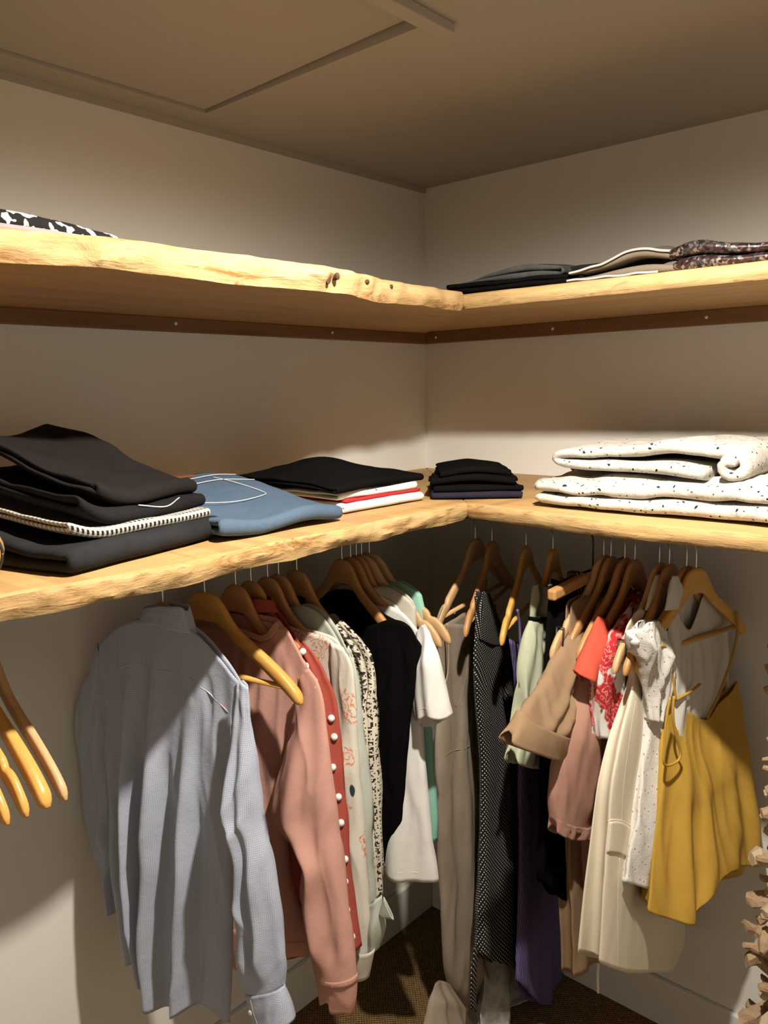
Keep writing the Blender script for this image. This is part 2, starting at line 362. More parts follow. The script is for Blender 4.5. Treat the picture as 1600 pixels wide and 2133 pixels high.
for (ky, kz, r1_, r2_) in ((-.985, 1.899, .006, .011), (-.962, 1.903, .004, .006), (-.865, 1.905, .005, .004), (-.775, 1.906, .004, .004)):
    V = []; F = []
    kx = interp([(.515, .515), (.75, .535), (.98, .582), (1.10, .578)], -ky)
    for i in range(12):
        q = 6.2832*i/12; V.append((.0035, r1_*math.cos(q)*(1+.3*noise.noise((i, ky, 0))), r2_*math.sin(q)*(1+.3*noise.noise((i, kz, 4)))))
    V.append((.0065, 0, 0)); F = [(i, (i+1) % 12, 12) for i in range(12)]
    V += [(-.01, v[1], v[2]) for v in V[:12]]; F += [(i, 13+i, 13+(i+1) % 12, (i+1) % 12) for i in range(12)]
    mesh_obj('knot_hole', V, F, 'bark', UPL, (kx+.001, ky, kz), smooth=False)
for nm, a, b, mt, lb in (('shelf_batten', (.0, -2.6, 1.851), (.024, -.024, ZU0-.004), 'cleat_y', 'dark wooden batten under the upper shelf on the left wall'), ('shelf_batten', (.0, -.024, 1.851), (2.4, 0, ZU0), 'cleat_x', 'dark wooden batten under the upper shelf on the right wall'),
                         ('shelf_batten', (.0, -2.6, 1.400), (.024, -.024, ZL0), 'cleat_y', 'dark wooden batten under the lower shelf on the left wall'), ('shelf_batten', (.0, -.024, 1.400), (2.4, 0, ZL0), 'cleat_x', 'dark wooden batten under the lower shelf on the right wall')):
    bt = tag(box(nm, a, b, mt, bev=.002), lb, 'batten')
    if a[2] > 1.8:
        for q in ((.42, .9, 1.35) if mt == 'cleat_y' else (.06, .45, .85)):
            V, F = tube_data([(0, 0, 0), (.002, 0, 0)] if mt == 'cleat_y' else [(0, 0, 0), (0, -.002, 0)], .004, 10)
            P = Vector((.0235, -q, 1.868)) if mt == 'cleat_y' else Vector((q, -.0235, 1.868))
            mesh_obj('screw', V, F, 'whiteplastic', bt, P-bt.location)
# ------------------------------------------------------------------ rails
RZ = 1.398
V, F = tube_data([(.28, -2.55, RZ), (.28, -.32, RZ)], .0125, 16); r1 = tag(mesh_obj('clothes_rail', V, F, 'steel'), 'steel clothes rail under the left lower shelf', 'rail')
V, F = tube_data([(.002, -.28, RZ), (2.35, -.28, RZ)], .0125, 16); r2 = tag(mesh_obj('clothes_rail', V, F, 'steel'), 'steel clothes rail under the right lower shelf', 'rail')
for o, pts in ((r1, [(.28, -.36, 0), (.28, -1.9, 0)]), (r2, [(.2, -.28, 0), (2.0, -.28, 0)])):
    for px, py, _ in pts:
        box('rail_bracket', (px-.012, py-.012, RZ), (px+.012, py+.012, ZL0-.002), 'steel', o, .002)
# ------------------------------------------------------------------ hangers
HM = {}
def hanger_mesh(kind, hw):
    key = (kind, hw)
    if key in HM: return HM[key]
    top = [(0, .0), (.014, -.001), (.030, -.007), (.046, -.022), (.060, -.042), (.08, -.064), (.11, -.084), (.15, -.108), (.19, -.136), (.215, -.158), (.228, -.176)]
    bot = [(0, -.058), (.012, -.058), (.03, -.060), (.05, -.072), (.07, -.088), (.09, -.101), (.12, -.119), (.155, -.142), (.19, -.166), (.212, -.184), (.222, -.190)]
    if kind == 'notch':
        top = top[:8]+[(.166, -.118), (.172, -.131), (.178, -.129), (.195, -.136), (.216, -.158), (.228, -.178)]
    k = hw/.228; N = 44
    T = crom([(a*k, 0, z) for a, z in top], N); B = crom([(a*k, 0, z) for a, z in bot], N)
    if kind == 'notch': T = crom([(a*k, 0, z) for a, z in top], 88)[::2]
    V = []; F = []; nc = 12; st = []
    for sgn in (-1, 1):
        rng = range(N, 0, -1) if sgn < 0 else range(0, N+1)
        for i in rng:
            t = Vector((T[i].x*sgn, 0, T[i].z)); b = Vector((B[i].x*sgn, 0, B[i].z)); st.append((t, b, i/N))
    for t, b, u in st:
        c = (t+b)/2; h = (t-b)/2; thk = (.0075 if kind == 'round' else .0062) + (.0025*sstep(.3, .9, u) if kind == 'round' else 0)
        if u > .94: f = math.sqrt(max(0, 1-((u-.94)/.062)**2)); h = h*max(f, .25); thk *= max(f, .35)
        for j in range(nc):
            q = 2*math.pi*j/nc; cs, sn = math.cos(q), math.sin(q)
            ex = .55
            V.append(c + h*(math.copysign(abs(sn)**ex, sn)) + Vector((0, thk*math.copysign(abs(cs)**ex, cs), 0)))
    m = len(st)
    for i in range(m-1):
        for j in range(nc): F.append((i*nc+j, (i+1)*nc+j, (i+1)*nc+(j+1) % nc, i*nc+(j+1) % nc))
    F.append(tuple(range(nc))); F.append(tuple(reversed(range((m-1)*nc, m*nc))))
    me = bpy.data.meshes.new('wooden_arms'); me.from_pydata(V, [], F); me.polygons.foreach_set('use_smooth', [True]*len(me.polygons)); me.update()
    hk = [(0, 0, -.012), (0, 0, .03)]
    hz = RZ - 1.336
    hk = [(0, 0, -.012), (0, 0, hz-.038), (.004, 0, hz-.022), (.016, 0, hz-.008)]
    for q in range(-20, 200, 20): hk.append((.0165*math.cos(math.radians(q)), 0, hz+.0165*math.sin(math.radians(q))))
    hv, hf = tube_data(crom(hk, 40), .0017, 6)
    mh = bpy.data.meshes.new('hook'); mh.from_pydata(hv, [], hf); mh.polygons.foreach_set('use_smooth', [True]*len(mh.polygons))
    bv, bf = tube_data([(-hw*.86, 0, -.158), (hw*.86, 0, -.158)], .0055, 10)
    mb = bpy.data.meshes.new('trouser_bar'); mb.from_pydata(bv, [], bf); mb.polygons.foreach_set('use_smooth', [True]*len(mb.polygons))
    HM[key] = (me, mh, mb); return HM[key]
HMM = {}
def hanger(x, y, ang, kind, wood_, label, bar=False, hw=.228, group='wooden hangers on the rails', grip=False):
    me, mh, mb = hanger_mesh(kind, hw); e = empty('clothes_hanger', (x, y, 1.336), ang); tag(e, label, 'hanger', group)
    for src, nm, mt in ((me, 'wooden_arms', wood_), (mh, 'hook', 'steel'))+(((mb, 'trouser_bar', wood_),) if bar else ()):
        key = (src.name, mt)
        if key not in HMM:
            d = src.copy(); d.materials.clear(); d.materials.append(MATS[mt]); HMM[key] = d
        link(bpy.data.objects.new(nm, HMM[key]), e)
    if grip:
        for sg in (-1, 1):
            pts = [(sg*hw*.83, y_, z_) for y_, z_ in ((-.0085, -.125), (.0085, -.125), (.0085, -.172), (-.0085, -.172), (-.0085, -.125))]
            v2, f2 = tube_data([(a+.10*(z_+.15)*sg*-1, b, z_) for a, b, z_ in pts], .0022, 6); mesh_obj('grip_band', v2, f2, 'blackplastic', e)
    return e
# ------------------------------------------------------------------ garments
GARMENTS = [
 {'key': 'blue', 'name': 'dress_shirt', 'label': 'blue and white micro-check long-sleeved shirt seen from the back, nearest on the left rail', 'cat': 'shirt', 'side': 'L', 'h': [0.28, -1.1356], 'ang': 0.1745, 'parts': [{'name': 'body', 'mat': 'bluecheck', 'L': [[-0.1924, 1.2245], [-0.1941, 1.1155], [-0.1935, 1.013], [-0.1985, 0.854], [-0.2006, 0.6907], [-0.1792, 0.5484]], 'R': [[0.1877, 1.208], [0.1616, 1.1478], [0.1447, 1.0435], [0.144, 0.9593], [0.1396, 0.8532], [0.137, 0.755], [0.1269, 0.6516], [0.1134, 0.515]], 'T': [[-0.1123, 1.277], [-0.0436, 1.3007], [0.0199, 1.3021], [0.0823, 1.2947], [0.141, 1.2541]], 'B': [[-0.0937, 0.5748], [-0.0724, 0.5489], [-0.0473, 0.5056], [0.0401, 0.5377], [0.0912, 0.5442]], 'th': [0.012, 0.03, 0.034], 'd': [0.0, 0.0], 'ridges': [[0.28, 0.34, 0.045, 0.04, 0.2], [0.52, 0.47, 0.05, 0.036, 0.15], [0.76, 0.7, 0.045, 0.034, 0.25], [0.12, 0.14, 0.04, 0.022, 0.25]], 'nf': 3, 'fa': 0.006, 'wr': 0.0035, 'seed': 1, 'nt': 90, 'ns': 90, 'seams': [['yoke_seam', 'bluecheck', 0.0012, [[0.06, 0.13], [0.3, 0.12], [0.6, 0.12], [0.97, 0.1]]], ['back_pleat', 'bluecheck', 0.0012, [[0.5, 0.12], [0.49, 0.3], [0.48, 0.5]]]]}, {'name': 'collar', 'mat': 'bluecheck', 'L': [[-0.0473, 1.3202], [-0.0592, 1.2905]], 'R': [[0.0608, 1.3268], [0.079, 1.2826]], 'T': [[-0.0019, 1.3317], [0.0294, 1.3357], [0.0599, 1.3369]], 'B': [[-0.0042, 1.2984], [0.0328, 1.2946], [0.0746, 1.29]], 'th': [0.02, 0.024, 0.028], 'd': [0.0, 0.0], 'seed': 2, 'nt': 30, 'ns': 10, 'wr': 0.001}, {'name': 'sleeve', 'mat': 'bluecheck', 'L': [[0.1893, 1.2192], [0.1772, 1.1503], [0.1652, 1.0671], [0.1633, 0.9846], [0.1795, 0.9523], [0.1772, 0.8773], [0.1689, 0.7797], [0.1664, 0.6819], [0.1819, 0.6293]], 'R': [[0.2154, 1.2188], [0.2234, 1.1338], [0.2356, 1.0043], [0.2578, 0.8937], [0.2719, 0.7885], [0.2781, 0.7164], [0.2704, 0.668]], 'T': [[0.2075, 1.2273]], 'B': [[0.2321, 0.6482]], 'th': [0.005, 0.042, 0.03], 'd': [0.022, 0.022], 'round': 1, 'ridges': [[0.35, 0.3, 0.12, 0.012, 0.1], [0.7, 0.65, 0.1, 0.01, 0.5]], 'nf': 3, 'fa': 0.003, 'wr': 0.005, 'tight': 1, 'seed': 3, 'nt': 48, 'ns': 80}, {'name': 'cuff', 'mat': 'bluecheck', 'L': [[0.1884, 0.6396], [0.2024, 0.6045], [0.2189, 0.5529]], 'R': [[0.2774, 0.6822], [0.2888, 0.6512], [0.2971, 0.6227]], 'T': [], 'B': [[0.2776, 0.6101]], 'th': [0.026, 0.03, 0.034], 'd': [0.03, 0.03], 'round': 1, 'seed': 4, 'nt': 30, 'ns': 14, 'wr': 0.003, 'buttons': [[0.22, 0.35]], 'seams': [['cuff_edge', 'bluecheck', 0.0012, [[0.3, 0], [0.32, 0.5], [0.36, 1]]]]}, {'name': 'sleeve', 'mat': 'bluecheck', 'L': [[-0.1987, 1.2241], [-0.2485, 1.1344], [-0.284, 1.065], [-0.3019, 1.0187], [-0.2889, 0.9572], [-0.2791, 0.84], [-0.2493, 0.7605], [-0.2264, 0.6456]], 'R': [[-0.1792, 1.1772], [-0.1854, 1.0644], [-0.1936, 0.9588], [-0.1989, 0.8514], [-0.2013, 0.7425], [-0.2037, 0.6312]], 'T': [], 'B': [], 'th': [0.005, 0.022, 0.018], 'd': [-0.005, -0.005], 'round': 1, 'nf': 2, 'fa': 0.004, 'wr': 0.006, 'seed': 5, 'nt': 36, 'ns': 60}]},
 {'key': 'pink', 'name': 'sweatshirt', 'label': 'pale pink long-sleeved sweatshirt with ribbed cuffs', 'cat': 'sweatshirt', 'side': 'L', 'h': [0.28, -0.9678], 'ang': 0.1222, 'parts': [{'name': 'body', 'mat': 'pinkknit', 'L': [[-0.205, 1.185], [-0.235, 1.05], [-0.24, 0.85], [-0.235, 0.66], [-0.22, 0.575]], 'R': [[0.1807, 1.201], [0.1552, 1.1138], [0.1309, 1.0189], [0.1136, 0.8711], [0.1241, 0.7169], [0.163, 0.6465], [0.1746, 0.6245]], 'T': [[-0.14, 1.225], [-0.0243, 1.2542], [0.0218, 1.2375], [0.0802, 1.2352], [0.1296, 1.2711], [0.1607, 1.2382]], 'B': [[-0.1, 0.565], [0.0, 0.56]], 'th': [0.012, 0.045, 0.05], 'd': [0.0, 0.0], 'Tb': [[-0.14, 1.225], [-0.09, 1.262], [-0.03, 1.272], [0.03, 1.272], [0.112, 1.2634], [0.1437, 1.2299]], 'ridges': [[0.55, 0.5, 0.08, 0.02, 0.2], [0.8, 0.75, 0.07, 0.018, 0.3]], 'nf': 3, 'fa': 0.006, 'wr': 0.004, 'tight': 1, 'seed': 11, 'nt': 70, 'ns': 70}, {'name': 'hem_band', 'mat': 'pinkrib', 'L': [[-0.22, 0.577], [-0.205, 0.52]], 'R': [[0.1747, 0.6278], [0.1666, 0.5837]], 'T': [], 'B': [[-0.1, 0.505], [0.02, 0.51], [0.1338, 0.5846]], 'th': [0.05, 0.05, 0.045], 'd': [0.0, 0.0], 'seed': 12, 'nt': 40, 'ns': 8, 'wr': 0.002}, {'name': 'collar', 'mat': 'pinkrib', 'L': [[-0.092, 1.272], [-0.1, 1.25]], 'R': [[0.1116, 1.2803], [0.1258, 1.2681]], 'T': [[0.0383, 1.2537], [0.087, 1.2497]], 'B': [[0.0339, 1.2416], [0.0903, 1.2382]], 'th': [0.02, 0.021, 0.022], 'd': [0.0, 0.0], 'Tb': [[-0.05, 1.28], [0.02, 1.28]], 'Bb': [[-0.05, 1.27], [0.02, 1.27]], 'seed': 13, 'nt': 36, 'ns': 6, 'wr': 0.0005}, {'name': 'sleeve', 'mat': 'pinkknit', 'L': [[0.1785, 1.1653], [0.1658, 1.0977], [0.1336, 0.9919], [0.1061, 0.8985], [0.1398, 0.865], [0.1895, 0.8237], [0.1767, 0.753], [0.1894, 0.6806], [0.2086, 0.5843]], 'R': [[0.2109, 1.2091], [0.2367, 1.1697], [0.2546, 1.043], [0.276, 0.8481], [0.294, 0.7071], [0.3022, 0.605]], 'T': [[0.2, 1.2009]], 'B': [], 'th': [0.005, 0.045, 0.036], 'd': [0.03, 0.03], 'round': 1, 'ridges': [[0.5, 0.45, 0.16, 0.014, 0.2]], 'nf': 2, 'fa': 0.004, 'wr': 0.004, 'tight': 1, 'seed': 14, 'nt': 50, 'ns': 90, 'seams': [['shoulder_seam', 'pinkknit', 0.0012, [[0.95, 0.06], [0.6, 0.09], [0.3, 0.14], [0.08, 0.24]]]]}, {'name': 'cuff', 'mat': 'pinkrib', 'L': [[0.208, 0.5976], [0.2125, 0.5598], [0.2172, 0.5239]], 'R': [[0.3027, 0.6204], [0.2988, 0.5679], [0.2908, 0.5312]], 'T': [], 'B': [[0.2521, 0.558], [0.2595, 0.5378], [0.2829, 0.5407]], 'th': [0.036, 0.032, 0.03], 'd': [0.03, 0.03], 'round': 1, 'seed': 15, 'nt': 40, 'ns': 12, 'wr': 0.002}]},
 {'key': 'red', 'name': 'shirt', 'label': 'brick red shirt covered in white pompom dots', 'cat': 'shirt', 'side': 'L', 'h': [0.28, -0.9287], 'ang': 0.1047, 'parts': [{'name': 'body', 'mat': 'redcloth', 'L': [[-0.2, 1.19], [-0.22, 1.0], [-0.22, 0.8], [-0.215, 0.6], [-0.21, 0.55]], 'R': [[0.1453, 1.1971], [0.1699, 1.1351], [0.1775, 1.0176], [0.1944, 0.8803], [0.2161, 0.7325], [0.2407, 0.6265]], 'T': [[-0.12, 1.235], [-0.07, 1.275], [0.0243, 1.2887], [0.0564, 1.2914], [0.1058, 1.2458]], 'B': [[-0.1, 0.54], [0.05, 0.535]], 'th': [0.012, 0.03, 0.035], 'd': [0.0, 0.0], 'nf': 4, 'fa': 0.008, 'wr': 0.003, 'seed': 21, 'nt': 50, 'ns': 60}, {'name': 'collar', 'mat': 'redcloth', 'L': [[-0.08, 1.295], [-0.085, 1.26]], 'R': [[0.0545, 1.3027], [0.0703, 1.2792]], 'T': [[-0.03, 1.3], [0.0417, 1.3077]], 'B': [[-0.03, 1.265], [0.0532, 1.2832]], 'th': [0.026, 0.03, 0.034], 'd': [0.0, 0.0], 'seed': 22, 'nt': 30, 'ns': 8, 'wr': 0.001}, {'name': 'sleeve', 'mat': 'redcloth', 'L': [[0.1335, 1.1984], [0.1526, 1.1255], [0.1729, 1.0211], [0.1921, 0.8853], [0.217, 0.7291], [0.2511, 0.6237]], 'R': [[0.1477, 1.2369], [0.1899, 1.1993], [0.2166, 1.1489], [0.2287, 1.0938], [0.2382, 0.9594], [0.2479, 0.8224], [0.2554, 0.7231], [0.2657, 0.6288]], 'T': [], 'B': [], 'th': [0.005, 0.022, 0.018], 'd': [0.012, 0.012], 'round': 1, 'nf': 2, 'fa': 0.004, 'wr': 0.004, 'seed': 23, 'nt': 36, 'ns': 70, 'ridges': [[0.45, 0.4, 0.12, -0.012, 0.0]], 'poms': [[0.3, 0.02], [0.55, 0.06], [0.75, 0.02], [0.7, 0.12], [0.4, 0.14], [0.7, 0.18], [0.45, 0.27], [0.38, 0.36], [0.35, 0.45], [0.38, 0.53], [0.3, 0.6], [0.33, 0.69], [0.35, 0.78], [0.3, 0.87], [0.86, 0.25], [0.7, 0.33], [0.9, 0.31], [0.55, 0.4], [0.85, 0.4], [0.6, 0.48], [0.9, 0.5], [0.62, 0.56], [0.92, 0.58], [0.5, 0.62], [0.85, 0.66], [0.95, 0.7], [0.6, 0.73], [0.9, 0.77], [0.55, 0.82], [0.85, 0.86], [0.6, 0.91], [0.9, 0.95]], 'poms2': [[0.86, 0.03], [0.9, 0.08]]}]},
 {'key': 'floral', 'name': 'blouse', 'label': 'off-white blouse with peach line-drawn flowers and dark leaves', 'cat': 'blouse', 'side': 'L', 'h': [0.28, -0.8843], 'ang': 0.0873, 'parts': [{'name': 'body', 'mat': 'peachfloral', 'L': [[-0.19, 1.18], [-0.21, 1.0], [-0.21, 0.8], [-0.2, 0.6]], 'R': [[0.2104, 1.1855], [0.2144, 1.1224], [0.2194, 0.9732], [0.2304, 0.7701], [0.2382, 0.6133]], 'T': [[-0.12, 1.225], [-0.07, 1.26], [0.03, 1.25], [0.0989, 1.2403], [0.1772, 1.2309]], 'B': [[-0.1, 0.57], [0.02, 0.56]], 'th': [0.012, 0.028, 0.03], 'd': [0.0, 0.0], 'nf': 4, 'fa': 0.007, 'wr': 0.003, 'seed': 31, 'nt': 50, 'ns': 60}, {'name': 'sleeve', 'mat': 'peachfloral', 'L': [[0.1768, 1.2305], [0.1775, 1.1182], [0.1819, 0.9676], [0.2007, 0.7866], [0.2186, 0.6446], [0.229, 0.5735]], 'R': [[0.2094, 1.2228], [0.232, 1.1836], [0.2384, 1.0827], [0.2459, 0.9354], [0.2536, 0.7848], [0.2596, 0.651], [0.2528, 0.5819]], 'T': [], 'B': [], 'th': [0.005, 0.024, 0.02], 'd': [0.012, 0.012], 'round': 1, 'nf': 2, 'fa': 0.003, 'wr': 0.004, 'tight': 1, 'seed': 32, 'nt': 40, 'ns': 70}, {'name': 'cuff', 'mat': 'peachfloral', 'L': [[0.2282, 0.5883], [0.225, 0.5236]], 'R': [[0.2681, 0.6037], [0.2502, 0.5321]], 'T': [], 'B': [], 'th': [0.02, 0.02, 0.018], 'd': [0.012, 0.012], 'round': 1, 'seed': 33, 'nt': 20, 'ns': 8, 'wr': 0.003}]},
 {'key': 'mintshirt', 'name': 'shirt', 'label': 'pale grey-green shirt with a folded-back cuff beside the floral blouse', 'cat': 'shirt', 'side': 'L', 'h': [0.28, -0.8543], 'ang': 0.0698, 'parts': [{'name': 'body', 'mat': 'palegreen', 'L': [[-0.2, 1.18], [-0.22, 1.0], [-0.22, 0.8], [-0.21, 0.55]], 'R': [[0.196, 1.1803], [0.2025, 1.1116], [0.2103, 0.9606], [0.2232, 0.7548], [0.2329, 0.651]], 'T': [[-0.12, 1.235], [-0.07, 1.27], [0.0, 1.262], [0.0884, 1.2824], [0.1523, 1.2466]], 'B': [[-0.1, 0.53], [0.02, 0.53]], 'th': [0.012, 0.024, 0.028], 'd': [0.0, 0.0], 'nf': 4, 'fa': 0.006, 'wr': 0.003, 'seed': 41, 'nt': 40, 'ns': 50}, {'name': 'sleeve', 'mat': 'palegreen', 'L': [[0.1969, 1.218], [0.2047, 1.1154], [0.2162, 0.9664], [0.232, 0.7844], [0.2376, 0.6694]], 'R': [[0.2073, 1.1953], [0.2215, 1.139], [0.2348, 1.0123], [0.2496, 0.8842], [0.2452, 0.8101], [0.2505, 0.6854]], 'T': [], 'B': [], 'th': [0.005, 0.022, 0.02], 'd': [0.01, 0.01], 'round': 1, 'nf': 2, 'fa': 0.003, 'wr': 0.004, 'tight': 1, 'seed': 42, 'nt': 36, 'ns': 60}, {'name': 'cuff', 'mat': 'palegreen', 'L': [[0.2419, 0.6864], [0.2452, 0.6235], [0.2411, 0.5652]], 'R': [[0.2747, 0.7145], [0.278, 0.6483], [0.2619, 0.5931]], 'T': [], 'B': [], 'th': [0.02, 0.026, 0.02], 'd': [0.018, 0.018], 'round': 1, 'seed': 43, 'nt': 24, 'ns': 16, 'wr': 0.006}, {'name': 'cuff_flap', 'mat': 'palegreen', 'L': [[0.2759, 0.6808], [0.289, 0.7248]], 'R': [[0.2952, 0.6816], [0.3131, 0.685]], 'T': [], 'B': [], 'th': [0.004, 0.004, 0.003], 'd': [0.03, 0.03], 'seed': 44, 'nt': 10, 'ns': 8, 'wr': 0.001}]},
 {'key': 'pattern', 'name': 'blouse', 'label': 'cream blouse with small black geometric print and gathered shoulder', 'cat': 'blouse', 'side': 'L', 'h': [0.28, -0.8026], 'ang': 0.0524, 'parts': [{'name': 'body', 'mat': 'geoprint', 'L': [[-0.19, 1.17], [-0.21, 1.0], [-0.2, 0.8], [-0.2, 0.66]], 'R': [[0.1761, 1.1713], [0.184, 1.0925], [0.1899, 0.9362], [0.2012, 0.7781], [0.2085, 0.6596]], 'T': [[-0.13, 1.215], [-0.09, 1.235], [0.0, 1.215], [0.107, 1.2227], [0.1437, 1.2056]], 'B': [[-0.1, 0.64], [0.02, 0.64]], 'th': [0.012, 0.026, 0.03], 'd': [0.0, 0.0], 'nf': 4, 'fa': 0.006, 'wr': 0.003, 'seed': 51, 'nt': 40, 'ns': 50}, {'name': 'sleeve', 'mat': 'geoprint', 'L': [[0.1046, 1.2224], [0.1325, 1.1778], [0.1609, 1.1215], [0.18, 1.0218], [0.1959, 0.8567], [0.2133, 0.7329], [0.2194, 0.6673]], 'R': [[0.135, 1.2483], [0.1858, 1.2146], [0.2139, 1.1817], [0.2229, 1.0945], [0.2267, 0.9511], [0.2286, 0.8249], [0.2285, 0.6688]], 'T': [], 'B': [], 'th': [0.005, 0.024, 0.016], 'd': [0.01, 0.01], 'round': 1, 'nf': 3, 'fa': 0.004, 'wr': 0.005, 'seed': 52, 'nt': 40, 'ns': 70}]},
 {'key': 'black', 'name': 'top', 'label': 'black sleeveless top with a wide boat neckline', 'cat': 'top', 'side': 'L', 'h': [0.28, -0.6638], 'ang': 0.0, 'parts': [{'name': 'body', 'mat': 'blackcloth', 'L': [[-0.2, 1.2], [-0.22, 1.08], [-0.2, 0.95], [-0.2, 0.8], [-0.2, 0.68]], 'R': [[0.2307, 1.1767], [0.2219, 1.116], [0.2015, 1.024], [0.1889, 0.9315], [0.1721, 0.7893], [0.1373, 0.6406]], 'T': [[-0.15, 1.225], [-0.0862, 1.2015], [-0.0144, 1.1863], [0.077, 1.193], [0.1521, 1.2231], [0.2036, 1.2187]], 'B': [[-0.1, 0.665], [0.05, 0.67]], 'th': [0.014, 0.04, 0.04], 'd': [0.0, 0.0], 'Tb': [[-0.15, 1.235], [-0.1087, 1.2248], [-0.034, 1.2565], [0.0359, 1.2627], [0.1156, 1.2279], [0.1848, 1.2098]], 'nf': 3, 'fa': 0.005, 'wr': 0.004, 'seed': 61, 'nt': 60, 'ns': 60}]},
 {'key': 'tee', 'name': 't_shirt', 'label': 'white short-sleeved t-shirt hanging behind the black top', 'cat': 't-shirt', 'side': 'L', 'h': [0.28, -0.6354], 'ang': 0.0524, 'parts': [{'name': 'body', 'mat': 'whitejersey', 'L': [[-0.2, 1.18], [-0.22, 1.0], [-0.22, 0.8], [-0.22, 0.66]], 'R': [[0.2227, 1.1646], [0.2005, 1.0557], [0.1966, 0.9651], [0.2106, 0.8322], [0.2248, 0.6976], [0.2383, 0.6109]], 'T': [[-0.13, 1.225], [-0.08, 1.25], [0.09, 1.2353], [0.1245, 1.2407], [0.1683, 1.2226]], 'B': [[-0.1, 0.645], [0.1378, 0.6071], [0.1766, 0.6081]], 'th': [0.012, 0.035, 0.04], 'd': [0.0, 0.0], 'Tb': [[-0.13, 1.225], [-0.08, 1.255], [-0.02, 1.265], [0.1096, 1.2474], [0.1537, 1.2156]], 'ridges': [[0.75, 0.8, 0.08, 0.016, 0.3]], 'nf': 3, 'fa': 0.006, 'wr': 0.004, 'seed': 71, 'nt': 60, 'ns': 60, 'seams': [['hem_stitching', 'whitejersey', 0.0009, [[0.5, 0.962], [0.75, 0.962], [0.99, 0.962]]]]}, {'name': 'sleeve', 'mat': 'whitejersey', 'L': [[0.1936, 1.1807], [0.195, 1.1048], [0.1914, 1.0489], [0.1984, 0.9951]], 'R': [[0.2373, 1.2015], [0.2568, 1.1606], [0.276, 1.1007], [0.295, 1.0324]], 'T': [[0.2202, 1.2165]], 'B': [[0.2468, 1.0254], [0.2841, 1.0262]], 'th': [0.005, 0.03, 0.034], 'd': [0.02, 0.02], 'Bb': [[0.2008, 0.9772], [0.2361, 0.9884]], 'round': 1, 'nf': 2, 'fa': 0.004, 'wr': 0.004, 'seed': 72, 'nt': 40, 'ns': 40, 'seams': [['hem_stitching', 'whitejersey', 0.001, [[0.04, 0.88], [0.5, 0.9], [0.96, 0.88]]]]}]},
 {'key': 'creamtee', 'name': 't_shirt', 'label': 'cream knitted top mostly hidden behind the white t-shirt', 'cat': 't-shirt', 'side': 'L', 'h': [0.28, -0.6161], 'ang': 0.0524, 'parts': [{'name': 'body', 'mat': 'creamknit', 'L': [[-0.2, 1.18], [-0.21, 1.0], [-0.2, 0.8], [-0.2, 0.72]], 'R': [[0.1698, 1.2348], [0.1714, 1.1666], [0.1665, 1.0307], [0.1699, 0.9052]], 'T': [[-0.1, 1.235], [-0.05, 1.25], [0.0815, 1.2747], [0.1051, 1.2758], [0.1534, 1.2564]], 'B': [[-0.1, 0.72], [0.0, 0.72]], 'th': [0.012, 0.02, 0.022], 'd': [0.0, 0.0], 'nf': 2, 'fa': 0.004, 'seed': 81, 'nt': 40, 'ns': 40}]},
 {'key': 'minttee', 'name': 't_shirt', 'label': 'mint green t-shirt on the last hanger of the left rail', 'cat': 't-shirt', 'side': 'L', 'h': [0.28, -0.5716], 'ang': 0.0873, 'parts': [{'name': 'body', 'mat': 'mintjersey', 'L': [[-0.18, 1.19], [-0.2, 1.0], [-0.19, 0.8], [-0.19, 0.7]], 'R': [[0.1477, 1.2519], [0.1625, 1.1864], [0.1683, 1.0155], [0.1769, 0.8411], [0.1863, 0.7237], [0.1829, 0.6555]], 'T': [[-0.1, 1.235], [-0.05, 1.25], [0.0836, 1.277], [0.104, 1.2751], [0.1306, 1.2651]], 'B': [[-0.1, 0.69], [0.1559, 0.6627]], 'th': [0.012, 0.024, 0.026], 'd': [0.0, 0.0], 'nf': 3, 'fa': 0.005, 'seed': 91, 'nt': 40, 'ns': 50}]},
 {'key': 'velvet', 'name': 'dress', 'label': 'long silvery grey velvet dress falling to the floor behind the taupe dress', 'cat': 'dress', 'side': 'R', 'h': [0.3802, -0.28], 'ang': -1.3788, 'parts': [{'name': 'body', 'mat': 'velvet', 'L': [[-0.235, 0.8691], [-0.2829, 0.5828], [-0.3369, 0.2426], [-0.4881, -0.1169], [-0.6092, -0.3781], [-0.6653, -0.5678]], 'R': [[-0.0492, 0.9311], [-0.0358, 0.8012], [-0.0254, 0.6278], [-0.0022, 0.4309], [0.0081, 0.2246], [0.0503, 0.0972], [0.0887, 0.0137]], 'T': [], 'B': [[-0.2471, -0.234], [-0.0104, -0.0589], [0.1243, 0.0548]], 'th': [0.012, 0.04, 0.08], 'd': [-0.03, 0.03], 'ridges': [[0.25, 0.22, 0.05, 0.035, 0.4], [0.45, 0.45, 0.05, -0.03, 0.4], [0.62, 0.65, 0.05, 0.035, 0.4], [0.82, 0.85, 0.04, 0.03, 0.4]], 'nf': 5, 'fa': 0.012, 'wr': 0.004, 'seed': 101, 'nt': 90, 'ns': 70}, {'name': 'strap', 'mat': 'velvet', 'tube': [[-0.07, -0.02, 1.06], [-0.12, -0.02, 1.205]], 'r': 0.003, 'par': None}, {'name': 'strap', 'mat': 'velvet', 'tube': [[0.01, -0.02, 1.06], [0.12, -0.02, 1.205]], 'r': 0.003, 'par': None}]},
